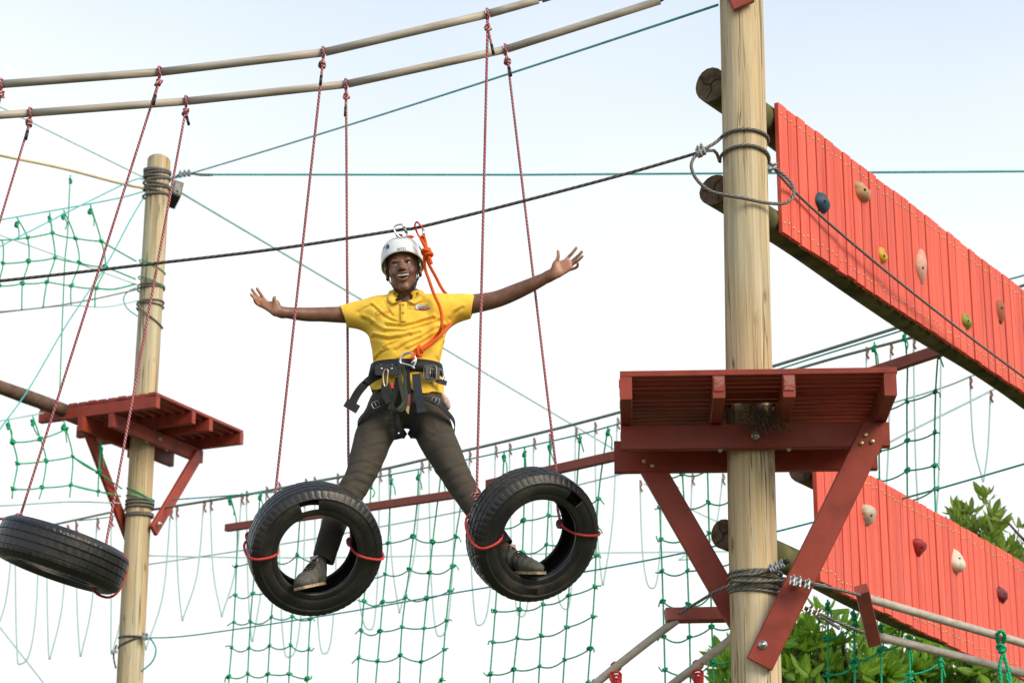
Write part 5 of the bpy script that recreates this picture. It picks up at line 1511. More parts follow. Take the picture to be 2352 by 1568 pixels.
# eyes, teeth, brows
MAT['eyewhite'] = m_plain('eye_white', (.72, .70, .66), (.66, .62, .58), 30, .2)
MAT['iris'] = m_plain('dark_iris', (.03, .018, .012), rough=.12)
MAT['teeth'] = m_plain('teeth', (.88, .85, .78), (.8, .77, .68), 90, .2)
MAT['mouth'] = m_plain('mouth_inside', (.13, .02, .018), (.06, .01, .01), 60, .5)
MAT['lip'] = m_plain('lip', (.24, .095, .075), (.17, .065, .05), 60, .4)
MAT['hair'] = m_plain('black_hair', (.012, .010, .009), rough=.8, bump=.4, bscale=500)
for s_ in (-1, 1):
    m = MB(); m.ball(hp(s_ * .033, .0680, .002), .0128, 16, 12); e = m.build('eye', MAT['eyewhite'], person)
    m = MB(); look = (hf + hx * -.16 + hz * .10).normalized()
    c = hp(s_ * .033, .0680, .002) + look * .0097
    m.ball(c, (.0064, .0064, .0038), 12, 8, ax=(look.orthogonal().normalized(), look.cross(look.orthogonal()).normalized(), look)); m.build('iris', MAT['iris'], e)
    m = MB(); m.tube(spl([hp(s_ * .015, .0885, .0225), hp(s_ * .029, .0885, .0275), hp(s_ * .047, .073, .0195)], 5), [.0034, .0042, .0046, .0048, .0048, .0046, .0044, .0040, .0034, .0028, .0018], 7, flat=.7); m.build('eyebrow', MAT['hair'], person)
m = MB(); m.ball(hp(0, .064, -.067), (.036, .016, .020), 14, 10, ax=HA); mo = m.build('mouth', MAT['mouth'], person)
for k in range(10):
    x = -.0265 + .053 * k / 9
    y = .0915 - 12 * x * x
    hgt = (.0128, .0124, .0116, .0104, .0088)[min(4, int(abs(k - 4.5)))]
    tx = (hx - hf * 22 * x).normalized(); ty = (hf + hx * 22 * x).normalized()
    m = MB(); m.board(hp(x, y, -.0530), hp(x, y, -.0530 - hgt), tx, .0062, .006, .0022)
    m.build('tooth', MAT['teeth'], mo)
m = MB(); m.tube(spl([hp(-.030, .081, -.060), hp(-.020, .0895, -.0775), hp(0, .0955, -.0875), hp(.020, .0895, -.0775), hp(.030, .081, -.060)], 5), [.002 + .004 * math.sin(math.pi * k / 20) for k in range(21)], 8); m.build('lower_lip', MAT['lip'], person)
m = MB(); m.tube(spl([hp(-.030, .083, -.0535), hp(-.016, .0985, -.0525), hp(0, .1035, -.0518), hp(.016, .0985, -.0525), hp(.030, .083, -.0535)], 5), [.0015 + .003 * math.sin(math.pi * k / 20) for k in range(21)], 8); m.build('upper_lip', MAT['lip'], person)
# cropped hair under the helmet
hm = MB(); hm.ball(hp(0, -.022, .045), (.080, .096, .090), 24, 16, ax=HA); hm.build('hair', MAT['hair'], person)

# ------------------------------------------------------------------ polo shirt
def seg_dist(X, Z_, pl):
    d = None
    for (xa, za), (xb, zb) in zip(pl, pl[1:]):
        ex_, ez_ = xb - xa, zb - za
        t = np.clip(((X - xa) * ex_ + (Z_ - za) * ez_) / (ex_ * ex_ + ez_ * ez_ + 1e-12), 0, 1)
        q = (X - xa - t * ex_) ** 2 + (Z_ - za - t * ez_) ** 2
        d = q if d is None else np.minimum(d, q)
    return np.sqrt(d)
def zf(p): return (p.x, p.z)
TORSO = [(676, 902, 968, .060), (684, 890, 980, .076), (692, 866, 1004, .088), (704, 842, 1030, .102), (722, 838, 1034, .115), (745, 841, 1028, .124), (775, 848, 1022, .127), (805, 854, 1016, .122), (835, 858, 1010, .116), (860, 853, 1014, .118), (885, 846, 1019, .126), (915, 837, 1020, .128), (935, 836, 1022, .126)]
tz = []; ta = []; tb = []; tcx = []
for y, xl, xr, dp in reversed(TORSO):
    a = MP(xl, y); b = MP(xr, y); tz.append(a.z); tcx.append((a.x + b.x) / 2); ta.append((b.x - a.x) / 2); tb.append(dp)
def torso_fn(X, Y, Z_):
    a = np.interp(Z_, tz, ta); b = np.interp(Z_, tz, tb); cx = np.interp(Z_, tz, tcx)
    p = 2.3
    r = (np.abs((X - cx) / a) ** p + np.abs((Y - YM) / b) ** p) ** (1 / p)
    d = (r - 1) * np.minimum(a, b)
    return np.maximum(d, Z_ - tz[-1])
zhem = lambda X: np.interp(X, [MP(834, 900).x, MP(860, 900).x, MP(905, 900).x, MP(940, 900).x, MP(985, 900).x, MP(1016, 900).x], [MP(900, 903).z, MP(900, 904).z, MP(900, 907).z, MP(900, 911).z, MP(900, 918).z, MP(900, 905).z]) + .006 * np.sin(X * 60)
F = Field((MP(770, 700).x - .02, YM - .20, MP(900, 935).z), (MP(1100, 700).x + .02, YM + .19, MP(900, 655).z), .0036)
sl, X, Y, Z_ = F.grid(F.lo, F.lo + F.n * F.h)
F.d = torso_fn(X, Y, Z_).astype(np.float32)
F.cone(MP(872, 719), MP(788, 726, -.01), .088, .055, .05, sq=.95)
F.cone(MP(1000, 714), MP(1087, 702, -.01), .088, .058, .05, sq=.95)
# folds traced as crease lines over the front
def zz5(x, y): return zf(P(849.9 + x * .09154, 660.4 + y * .09154, YM - .12))
FOLDS = [([(420, 930), (620, 960), (840, 985), (1080, 930), (1300, 850), (1600, 740)], .0075, .0085), ([(350, 1080), (600, 1095), (900, 1110), (1200, 1010), (1500, 900), (1750, 760)], .004, .008),
         ([(60, 1150), (250, 1230), (480, 1290), (760, 1260), (1000, 1180)], .0065, .0095), ([(330, 1500), (600, 1380), (900, 1250), (1250, 1130)], .004, .008), ([(640, 1568), (900, 1420), (1300, 1250), (1700, 960)], .0055, .009),
         ([(950, 1568), (1250, 1400), (1600, 1160), (1850, 900)], .0065, .0095), ([(1250, 1640), (1600, 1380), (1800, 1150)], .005, .009), ([(40, 400), (200, 560), (330, 690), (560, 830), (690, 885)], .0045, .008),
         ([(350, 300), (450, 520), (560, 700)], .0035, .008), ([(1000, 560), (1150, 470), (1450, 200)], .003, .008), ([(30, 850), (200, 1000), (350, 1080)], .004, .01), ([(1850, 1250), (1800, 1450), (1700, 1700)], .006, .01),
         ([(2000, 700), (2100, 560), (2320, 430)], .004, .009), ([(-200, 700), (-60, 760), (60, 860)], .004, .009), ([(-300, 560), (-180, 480), (0, 420)], .003, .009), ([(100, 1700), (250, 1600), (420, 1540)], .005, .009), ([(700, 1800), (1000, 1650), (1200, 1600)], .005, .009)]
fold = np.zeros(F.d.shape, dtype=np.float32)
Xb, Zb = X[:, 0, :], Z_[0, :, :]
acc = np.zeros((X.shape[0], Z_.shape[2]), dtype=np.float32)
Xg = X[:, 0, 0][:, None]; Zg = Z_[0, 0, :][None, :]
for pl_, amp, wd in FOLDS:
    pw = [zz5(*q) for q in pl_]
    d0 = seg_dist(Xg, Zg, pw)
    pw2 = [(x + .0, z + wd * 1.5) for x, z in pw]
    d1 = seg_dist(Xg, Zg, pw2)
    acc += 1.35 * (amp * np.exp(-(d0 / (wd * .8)) ** 2) - amp * .75 * np.exp(-(d1 / wd) ** 2))
acc += .0022 * np.sin(Xg * 55 + Zg * 38) * np.sin(Zg * 21 + 1.0)
front = np.clip((YM + .03 - Y) / .08, 0, 1)
F.d = F.d + (acc[:, None, :] * front).astype(np.float32)
# bulge of loose cloth over the belt and at the hem
inner = F.d + .0105
below = (Z_ < MP(900, 872).z)
F.d = np.where(below, np.maximum(F.d, -inner), F.d)
F.d = np.maximum(F.d, (zhem(X) - Z_).astype(np.float32))
# sleeve and neck openings
a_, b_ = MP(800, 724, -.01), MP(760, 727, -.01); F.cone(a_, b_, .047, .050, .004, 'sub')
a_, b_ = MP(1072, 703, -.01), MP(1130, 695, -.01); F.cone(a_, b_, .050, .054, .004, 'sub')
F.cone(MP(931, 690, -.01), MP(929, 640, -.02), .056, .066, .004, 'sub')
F.ell(MP(929, 682, -.085), (.040, .06, .034), (XX, YY_, ZZ), .004, 'sub')
pl_n = Vector((-.97, 0, .22)).normalized()
p_ = MP(790, 725); F.d = np.maximum(F.d, ((X - p_.x) * -.93 + (Z_ - p_.z) * -.36 + 0 * Y - .004).astype(np.float32))
p_ = MP(1086, 702); F.d = np.maximum(F.d, ((X - p_.x) * .98 + (Z_ - p_.z) * -.18 + 0 * Y - .002).astype(np.float32))
vs, fs = F.mesh(); vs = relaxed(vs, fs, 2, .4)
def m_shirt():
    t = NT('yellow_cotton_pique')
    g = t.noise((9, 9, 9), 3); w = t.noise((420, 420, 420), 2)
    base = t.ramp(g, [(.3, (.87, .53, .055)), (.7, (.93, .61, .085))])
    t.col(base); t.rough(.82); t.set('Specular IOR Level', .2); t.set('Sheen Weight', .0)
    t.bump(w, .2, .0015)
    return t.m
MAT['shirt'] = m_shirt()
shirt = np_obj('polo_shirt', vs, fs, MAT['shirt'], person)
del F
def front_y(x, y, extra=.004):
    """depth of the shirt front along the view at a picture point"""
    q = MP(x, y)
    a = np.interp(q.z, tz, ta); b = np.interp(q.z, tz, tb); cx = np.interp(q.z, tz, tcx)
    u = min(.97, abs((q.x - cx) / a)); dy = b * (1 - u ** 2.3) ** (1 / 2.3)
    return YM - dy - extra
def SP(x, y, extra=.004):
    Yv = front_y(x, y, extra)
    for _ in range(3):
        q = P(x, y, Yv)
        a = np.interp(q.z, tz, ta); b = np.interp(q.z, tz, tb); cx = np.interp(q.z, tz, tcx)
        u = min(.97, abs((q.x - cx) / a)); Yv = YM - b * (1 - u ** 2.3) ** (1 / 2.3) - extra
    return P(x, y, Yv)
# sleeve hems
# collar: two flaps and a stand
def strip(rows):
    m = MB(); n = len(rows[0]); vs = [p for r in rows for p in r]; fs = []
    for i in range(len(rows) - 1):
        for j in range(n - 1): fs.append((i * n + j, i * n + j + 1, (i + 1) * n + j + 1, (i + 1) * n + j))
    m.add(vs, fs); return m
def shell(rows, t_):
    """two sided strip with thickness toward the camera"""
    a = strip(rows); off = Vector((0, -t_, 0))
    m = MB(); m.add(a.v, [tuple(reversed(f)) for f in a.f]); m.add([Vector(v) + off for v in a.v], a.f)
    n = len(rows[0]); R_ = len(rows); N_ = n * R_
    b = [(0 * n + j, 0 * n + j + 1) for j in range(n - 1)] + [(i * n + n - 1, (i + 1) * n + n - 1) for i in range(R_ - 1)] + [((R_ - 1) * n + j + 1, (R_ - 1) * n + j) for j in range(n - 2, -1, -1)] + [((i + 1) * n, i * n) for i in range(R_ - 2, -1, -1)]
    for p, q in b: m.f.append((p, q, q + N_, p + N_)); m.uv.append([(0, 0)] * 4); m.mi.append(0); m.sm.append(True)
    return m
def collar(top, bot):
    tp_ = spl([Vector((x, y, d * 1000)) for x, y, d in top], 5); bt_ = spl([Vector((x, y, d * 1000)) for x, y, d in bot], 5)
    rows = []
    for k, e in ((0, .004), (.33, .013), (.66, .015), (1, .011)):
        row = []
        for a, b in zip(tp_, bt_):
            q = a.lerp(b, k); Yv = YM + q.z / 1000
            if q.z < -18: Yv = min(Yv, SP(q.x, max(q.y, 678), e).y)
            row.append(P(q.x, q.y, Yv))
        rows.append(row)
    m = shell(rows, .003); return m.build('collar', MAT['shirt'], shirt)
collar([(948, 661, .05), (932, 659, .06), (914, 661, .05), (907, 668, .0), (906, 678, -.055), (912, 686, -.085), (922, 691, -.09)],
       [(962, 668, .10), (934, 664, .12), (898, 667, .10), (891, 676, .0), (889, 685, -.09), (892, 693, -.11), (900, 699, -.11)])
collar([(932, 659, .06), (950, 660, .05), (958, 667, .0), (958, 677, -.055), (951, 685, -.085), (936, 691, -.09)],
       [(938, 664, .12), (966, 666, .10), (976, 676, .0), (973, 685, -.09), (965, 693, -.11), (953, 699, -.11)])
pk = [[SP(x, y, e) for y in range(694, 742, 3)] for x, e in ((920, .007), (922, .0095), (927, .0105), (932, .0095), (934, .007))]
m = shell(pk, .003); pkt = m.build('placket', MAT['shirt'], shirt)
for y in (700, 718):
    m = MB(); q = SP(926.5, y, .0135); m.tube([q, q + Vector((0, -.003, 0))], [.0065, .0058], 12); m.build('button', m_plain('amber_button', (.62, .32, .02), rough=.35), pkt)
# print on the chest
def printed(txt, size, xy, ang, mat, name, parent, sx=1.0, extra=.0075, shear=0.0, arc=0.0):
    tv, tf = text_flat(txt, size)
    ca, sa = math.cos(ang), math.sin(ang); vs = []
    for v in tv:
        x = v.x * sx + shear * v.y; y = v.y - arc * x * x
        px = xy[0] + (x * ca - y * sa) / S; py = xy[1] - (x * sa + y * ca) / S
        vs.append(SP(px, py, extra))
    m = MB(); m.add(vs, tf, None, 0, False); return m.build(name, mat, parent)
MAT['redprint'] = m_plain('red_print', (.48, .03, .02), rough=.7)
MAT['greenprint'] = m_plain('green_print', (.01, .30, .08), rough=.7)
MAT['maroonprint'] = m_plain('maroon_print', (.24, .008, .03), rough=.7)
MAT['whiteprint'] = m_plain('white_print', (.8, .8, .76), rough=.7)
printed('Games', .0285, (879, 722), math.radians(13), MAT['redprint'], 'chest_lettering', shirt, .9, .016)
m = MB(); pv = [SP(x, y, .0065) for x, y in ((955, 700), (960, 697), (966, 699), (988, 701), (989, 709), (980, 712), (961, 711), (954, 708))]
m.add(pv, [tuple(range(8))], None, 0, False); lg = m.build('chest_logo', MAT['whiteprint'], shirt)
m = MB(); pv = [SP(974 + 14 * math.cos(a), 707.5 + 4.0 * math.sin(a), .0078) for a in [6.283 * k / 20 for k in range(20)]]
m.add(pv, [tuple(range(20))], None, 0, False); m.build('logo_oval', MAT['maroonprint'], lg)
printed('XTREME', .0125, (972, 703.2), math.radians(1), MAT['greenprint'], 'logo_lettering', lg, 1.15, .0085)
printed('ADVENTURE PARK', .0062, (974, 708.2), math.radians(1), MAT['whiteprint'], 'logo_lettering', lg, .92, .0092)

# ------------------------------------------------------------------ trousers
F = Field((MP(700, 1000).x, YM - .30, MP(900, 1312).z), (MP(1190, 1000).x, YM + .22, MP(900, 850).z), .004)
F.ell(MP(935, 905, .0), (.152, .118, .10), (XX, YY_, ZZ), .05)
F.ell(MP(935, 940, .01), (.165, .115, .085), (XX, YY_, ZZ), .05)
F.chain([MP(894, 938, .01), MP(860, 1000, -.005), MP(843, 1050, -.03), MP(827, 1092, -.055), MP(801, 1140, -.07), MP(772, 1192, -.08), MP(741, 1290, -.115)], [.104, .092, .084, .072, .066, .061, .053], .035)
F.chain([MP(976, 938, .01), MP(1000, 1000, 0), MP(1025, 1050, -.01), MP(1047, 1092, -.02), MP(1090, 1162, -.055), MP(1120, 1206, -.085), MP(1163, 1260, -.145)], [.104, .092, .082, .070, .059, .054, .046], .035)
sl, X, Y, Z_ = F.grid(F.lo, F.lo + F.n * F.h)
Xg = X[:, 0, 0][:, None]; Zg = Z_[0, 0, :][None, :]
acc = np.zeros((X.shape[0], Z_.shape[2]), dtype=np.float32)
def tzf(x, y): return zf(P(x, y, YM - .12))
TF = [([(800, 1092), (822, 1086), (850, 1092)], .007, .010), ([(806, 1066), (830, 1060), (858, 1066)], .005, .009), ([(790, 1112), (815, 1104), (845, 1112)], .006, .010), ([(796, 1132), (812, 1122), (838, 1136)], .005, .009),
      ([(835, 1030), (860, 1020), (885, 1012)], .005, .010), ([(830, 1000), (862, 985), (905, 975)], .005, .011), ([(850, 960), (890, 950), (925, 955)], .005, .010),
      ([(1022, 1082), (1045, 1070), (1070, 1060)], .007, .010), ([(1030, 1102), (1052, 1090), (1080, 1080)], .006, .010), ([(1045, 1122), (1068, 1108), (1094, 1100)], .005, .009), ([(1060, 1142), (1082, 1130), (1105, 1125)], .004, .009),
      ([(975, 1010), (1005, 992), (1040, 985)], .005, .011), ([(950, 965), (985, 952), (1025, 950)], .005, .011), ([(985, 1040), (1015, 1025), (1050, 1020)], .004, .010),
      ([(760, 1230), (775, 1222), (790, 1230)], .003, .008), ([(745, 1262), (758, 1256), (772, 1264)], .003, .008)]
for pl_, amp, wd in TF:
    pw = [tzf(*q) for q in pl_]
    amp *= .42
    acc += amp * np.exp(-(seg_dist(Xg, Zg, pw) / wd) ** 2) - amp * .7 * np.exp(-(seg_dist(Xg, Zg, [(x, z + wd * 1.5) for x, z in pw]) / wd) ** 2)
def vnoise(x, z, seed):
    r_ = np.random.default_rng(seed).random((64, 64)).astype(np.float32)
    xi = np.floor(x).astype(int); zi = np.floor(z).astype(int); fx_ = x - xi; fz_ = z - zi
    fx_ = fx_ * fx_ * (3 - 2 * fx_); fz_ = fz_ * fz_ * (3 - 2 * fz_)
    g_ = lambda a, b: r_[a % 64, b % 64]
    return (g_(xi, zi) * (1 - fx_) + g_(xi + 1, zi) * fx_) * (1 - fz_) + (g_(xi, zi + 1) * (1 - fx_) + g_(xi + 1, zi + 1) * fx_) * fz_
def ridges(X_, Z0, ax_, az_, seed):
    w_ = vnoise(X_ * 9, Z0 * 9, seed + 9) * 1.6
    n_ = vnoise(X_ * ax_ + w_, Z0 * az_ + X_ * 6 * np.sign(X_ + .55) + w_, seed)
    return 1 - np.abs(2 * n_ - 1)
Xw = Xg + 0 * Zg; Zw = Zg + 0 * Xg
kn = np.exp(-((Zw - MP(900, 1100).z) / .11) ** 2) + .55 * np.exp(-((Zw - MP(900, 970).z) / .10) ** 2) + .35
acc -= (.0032 * kn * (ridges(Xw, Zw, 9, 24, 3) ** 2 - .3)).astype(np.float32)
F.d = F.d + (acc[:, None, :]).astype(np.float32)
F.d = np.maximum(F.d, (Z_ - MP(900, 893).z + 0 * X + 0 * Y).astype(np.float32))
def cut(p, nv): F.d = np.maximum(F.d, ((X - p.x) * nv[0] + (Y - p.y) * nv[1] + (Z_ - p.z) * nv[2]).astype(np.float32))
lo_part = X < MP(900, 1290).x
p_ = MP(741, 1284, -.115); nv = Vector((-.43, -.10, -.9)).normalized()
F.d = np.where(lo_part, np.maximum(F.d, ((X - p_.x) * nv[0] + (Y - p_.y) * nv[1] + (Z_ - p_.z) * nv[2])), F.d)
p_ = MP(1161, 1253, -.145); nv = Vector((.62, -.2, -.75)).normalized()
F.d = np.where(~lo_part, np.maximum(F.d, ((X - p_.x) * nv[0] + (Y - p_.y) * nv[1] + (Z_ - p_.z) * nv[2])), F.d).astype(np.float32)
F.cone(MP(752, 1255, -.10), MP(732, 1310, -.12), .044, .046, .003, 'sub')
F.cone(MP(1145, 1238, -.125), MP(1175, 1275, -.155), .038, .040, .003, 'sub')
vs, fs = F.mesh(); vs = relaxed(vs, fs, 2, .4)
def m_trous():
    t = NT('grey_brown_twill')
    g = t.noise((7, 7, 7), 4); w = t.noise((300, 300, 300), 2)
    t.col(t.ramp(g, [(.3, (.054, .045, .036)), (.7, (.080, .067, .053))])); t.rough(.8); t.set('Specular IOR Level', .25); t.bump(w, .3, .0015)
    return t.m
MAT['trousers'] = m_trous()
trs = np_obj('trousers', vs, fs, MAT['trousers'], person)
del F
m = MB(); m.ball(MP(1023, 922, -.03), (.020, .03, .045), 14, 10, ax=(Vector((.9, 0, .4)), YY_, Vector((-.4, 0, .9)))); m.build('pocket_lining', m_plain('pale_lining', (.62, .5, .46), (.35, .25, .23), 60, .8), trs)

# ------------------------------------------------------------------ shoes
def m_shoe():
    t = NT('grey_green_shoe')
    g = t.noise((40, 40, 40), 4)
    t.col(t.ramp(g, [(.3, (.055, .056, .048)), (.6, (.105, .105, .09)), (.8, (.15, .145, .12))])); t.rough(.75); t.bump(t.noise((260, 260, 260)), .4, .002)
    return t.m
MAT['shoe'] = m_shoe()
MAT['sole'] = m_plain('worn_tan_sole', (.55, .40, .25), (.16, .13, .10), 38, .7)
MAT['tongue'] = m_plain('white_tongue', (.72, .68, .64), (.6, .57, .54), 60, .7)
def shoe(ank, heel, ball, toe, upv, wid, tongue_at):
    t_ = None
    pts = [ank, heel, ball, toe]
    lo = np.min([list(p) for p in pts], 0) - .09; hi = np.max([list(p) for p in pts], 0) + .09
    F = Field(lo, hi, .003)
    fw = (toe - heel).normalized(); up = (upv - fw * upv.dot(fw)).normalized(); sd = fw.cross(up)
    F.ell(heel + up * .030 + fw * .015, (.040, .034, .045), (fw, sd, up), .03)
    F.ell(ball + up * .026, (.062, wid, .036), (fw, sd, up), .03)
    F.ell(toe - fw * .022 + up * .020, (.044, wid * .88, .026), (fw, sd, up), .03)
    F.cone(ank + up * .0, heel + up * .045 + fw * .03, .036, .042, .03)
    F.cone(ank + fw * .02 - up * .02, ball + up * .030, .032, .034, .035)
    sl, X, Y, Z_ = F.grid(F.lo, F.lo + F.n * F.h)
    dn = (X - heel.x) * up.x + (Y - heel.y) * up.y + (Z_ - heel.z) * up.z
    F.d = np.maximum(F.d, .004 - dn).astype(np.float32)
    topc = ank + up * .018
    dt = (X - topc.x) * up.x + (Y - topc.y) * up.y + (Z_ - topc.z) * up.z - ((X - topc.x) * fw.x + (Y - topc.y) * fw.y + (Z_ - topc.z) * fw.z) * .5
    F.d = np.maximum(F.d, dt).astype(np.float32)
    F.d = F.d + .0018 * np.sin(((X - heel.x) * fw.x + (Y - heel.y) * fw.y + (Z_ - heel.z) * fw.z) * 190).astype(np.float32) * np.clip(dn * 18 - .4, 0, 1)
    vs, fs = F.mesh(); vs = relaxed(vs, fs, 2, .4)
    o = np_obj('shoe', vs, fs, MAT['shoe'], person)
    # sole slab following the outline
    m = MB(); poly = []
    ln = (toe - heel).length
    for k in range(28):
        a = 2 * math.pi * k / 28
        u = .5 - .5 * math.cos(a); w = (.030 + (wid - .028) * min(1, u * 1.5)) * abs(math.sin(a)) ** .6 * (1 if math.sin(a) >= 0 else -1)
        poly.append((-.028 + (ln + .058) * u, w * 1.08))
    m.prism(poly, fw, sd, heel - up * .008, up * .013); m.build('sole', MAT['sole'], o)
    tg = ank + fw * .032 + up * .022
    m = MB(); m.ribbon([tg - up * .035 + fw * .012, tg, tg + up * .016 - fw * .003], .040, .006, sd); tn = m.build('tongue', MAT['tongue'], o)
    m = MB(); m.ribbon([tg + fw * .008 - up * .008, tg + fw * .006 + up * .001], .020, .002, sd); m.build('tongue_mark', MAT['redprint'], tn)
    for k in range(5):
        u = .30 + .115 * k
        c = (ank + fw * .03).lerp(ball + up * .034 + fw * .02, u) + up * .020 + fw * .008
        m = MB(); m.tube(spl([c - sd * .027 - up * .008, c - sd * .012 + up * .003, c + sd * .012 + up * .003, c + sd * .027 - up * .008], 4), .0028, 6); m.build('lace', MAT['black'], o)
    c = tg - up * .006 + fw * .012
    m = MB(); m.tube(spl([c, c - sd * .022 * tongue_at + up * .012, c - sd * .045 * tongue_at + up * .014], 4), .003, 6); m.build('lace_end', MAT['navy'], o)
    return o
ank = P(731, 1293, 10.575); heel = P(737, 1340, 10.60); toe = P(692, 1349, 10.41)
shoe(ank, heel, heel.lerp(toe, .66), toe, Vector((-.30, -.35, 1)), .047, 1)
ank = P(1166, 1268, 10.55); heel = P(1158, 1312, 10.58); toe = P(1238, 1314, 10.44)
shoe(ank, heel, heel.lerp(toe, .64), toe, Vector((.25, -.45, 1)), .045, -1)

# ------------------------------------------------------------------ helmet
def m_helmet():
    t = NT('white_helmet_shell')
    t.col(t.ramp(t.noise((14, 14, 14), 4), [(.3, (.70, .73, .75)), (.7, (.80, .82, .83))])); t.rough(.32); t.set('Coat Weight', .2); return t.m
MAT['helmet'] = m_helmet()
HCc = (0, -.016, .040); HR = (.106, .128, .123)
def hel(a, th, s=1.0, dz=0.0):
    """a azimuth (0 front, + to picture right), th polar angle from crown"""
    p = 2.25
    x = math.sin(th) * math.sin(a); y = math.sin(th) * math.cos(a); z = math.cos(th)
    q = (abs(x) ** p + abs(y) ** p + abs(z) ** p) ** (-1 / p)
    return hp(HCc[0] + x * q * HR[0] * s, HCc[1] + y * q * HR[1] * s, HCc[2] + z * q * HR[2] * s + dz)
NA, NT_ = 56, 18
def rim_th(a):
    c = math.cos(a)
    return math.radians(101 - 17 * max(0, c) ** 1.5 + 8 * max(0, -c)) + .05 * (1 - abs(c))
m = MB(); vs = []; fs = []
for j in range(NT_ + 1):
    for i in range(NA):
        a = 2 * math.pi * i / NA; th = rim_th(a) * (j + .02) / (NT_ + .02)
        fl = 1.0 + .022 * max(0, (j - NT_ + 3) / 3) ** 2
        vs.append(hel(a, th, fl))
for j in range(NT_ + 1):
    for i in range(NA):
        a = 2 * math.pi * i / NA; th = rim_th(a) * (NT_ - j + .02) / (NT_ + .02)
        vs.append(hel(a, th, .955 + .03 * (j == 0)))
R2 = 2 * NT_ + 2
for j in range(R2 - 1):
    for i in range(NA):
        i2 = (i + 1) % NA
        fs.append((j * NA + i, (j + 1) * NA + i, (j + 1) * NA + i2, j * NA + i2))
fs.append(tuple(range(NA)))
m.add(vs, fs); helmet = m.build('helmet', MAT['helmet'], person)
def on_helmet(px, py, ex=1.006):
    """point of the helmet skin seen at a picture point"""
    best = None
    for i in range(-26, 27):
        for j in range(2, 40):
            a = i * .055; th = j * .045
            q = hel(a, th, ex); v = q - CAM; az_ = v.dot(FX)
            if (q - hp(*HCc)).dot(v) > -.018 * v.length: continue
            d = (1176 + FPX * v.dot(RX) / az_ - px) ** 2 + (784 - FPX * v.dot(UX) / az_ - py) ** 2
            if best is None or d < best[0]: best = (d, a, th)
    return best[1], best[2]
a0_, t0_ = on_helmet(922, 572); print('helmet text', a0_, t0_)
tv, tf = text_flat('PETZL', .0175)
m = MB(); m.add([hel(a0_ + v.x / .115, t0_ - (v.y - .004) / .115, 1.02) for v in tv], tf, None, 0, False); m.build('helmet_lettering', MAT['blackplastic'], helmet)
MAT['vent'] = m_plain('grey_vent', (.09, .11, .14), (.06, .07, .09), 40, .4)
for px, py, w, hh, sl_ in ((890, 566, 5.0, 13.0, .3), (966, 568, 5.2, 13.0, -.25)):
    a, th = on_helmet(px, py)
    pts = []
    for k in range(16):
        q = 6.283 * k / 16
        pts.append((w * math.cos(q) * (1.1 - .35 * math.sin(q) * -1), hh / 2 * math.sin(q)))
    m = MB(); m.add([hel(a + (x * S + sl_ * y * S) / .11, th + y * S / .11, 1.010) for x, y in pts], [tuple(range(16))], None, 0, False); m.build('vent', MAT['vent'], helmet)
for px, py in ((972.0, 569), (882.5, 568)):
    a, th = on_helmet(px, py)
    m = MB(); m.ribbon([hel(a, th - .07, 1.01), hel(a, th + .07, 1.01)], .0035, .0015, hx); m.build('slot', MAT['blackplastic'], helmet)
# straps
for s_ in (-1, 1):
    m = MB(); m.ribbon(spl([hp(s_ * .074, .048, .045), hp(s_ * .0735, .045, .0), hp(s_ * .071, .038, -.045), hp(s_ * .064, .030, -.082), hp(s_ * .045, .034, -.122), hp(s_ * .012, .046, -.142)], 6), .014, .003, hf); m.build('chin_strap', MAT['black'], helmet)
    m = MB(); m.ribbon(spl([hp(s_ * .084, -.045, .012), hp(s_ * .080, -.02, -.03), hp(s_ * .071, .02, -.068), hp(s_ * .064, .030, -.082)], 6), .012, .003, hf); m.build('side_strap', MAT['black'], helmet)
    m = MB(); m.ribbon(spl([hp(s_ * .088, .02, .012), hp(s_ * .088, -.005, .004), hp(s_ * .086, -.04, -.01)], 5), .036, .006, hz); m.build('cradle_pad', m_plain('cream_foam', (.62, .58, .48), rough=.8), helmet)
m = MB(); q = hp(.050, .047, -.108); m.box(q, (hx * .5 + hz * .8).normalized() * .014, (hx * .8 - hz * .5).normalized() * .0075, hf * .006); m.build('strap_buckle', MAT['blackplastic'], helmet)
m = MB(); m.ribbon(spl([hp(.040, .055, -.125), hp(.0, .062, -.158), hp(-.025, .085, -.180), hp(-.048, .095, -.186)], 6), .014, .0025, Vector((.3, -.4, 1))); m.build('strap_end', MAT['black'], helmet)

# ------------------------------------------------------------------ harness
harness = MB()
zb0, zb1 = MP(930, 840).z, MP(930, 868).z
def beltpts(z, ex):
    a = np.interp(z, tz, ta) + ex; b = np.interp(z, tz, tb) + ex; cx = np.interp(z, tz, tcx); out = []
    for k in range(48):
        q = 2 * math.pi * k / 48; c_, s_ = math.cos(q), math.sin(q); p = 2 / 2.3
        out.append(Vector((cx + a * abs(c_) ** p * math.copysign(1, c_), YM + b * abs(s_) ** p * math.copysign(1, s_), z)))
    return out
m = MB(); rows = [beltpts(z, e) for z, e in ((zb0, .004), (zb0, .012), (zb1, .012), (zb1, .004))]
vs = [p for r in rows for p in r]; fs = []
for i in range(4):
    for j in range(48): fs.append((i * 48 + j, i * 48 + (j + 1) % 48, ((i + 1) % 4) * 48 + (j + 1) % 48, ((i + 1) % 4) * 48 + j))
m.add(vs, fs); harness = m.build('harness', MAT['black'], person)
Q = lambda x, y, e=.02: SP(x, y, e)
def strap(pts, w, mat='black', name='strap', e=.02, wd=(1, 0, 0), t_=.004):
    m = MB(); m.ribbon(spl([Q(*p, e) if len(p) == 2 else P(p[0], p[1], p[2]) for p in pts], 5), w, t_, Vector(wd)); return m.build(name, MAT[mat], harness)
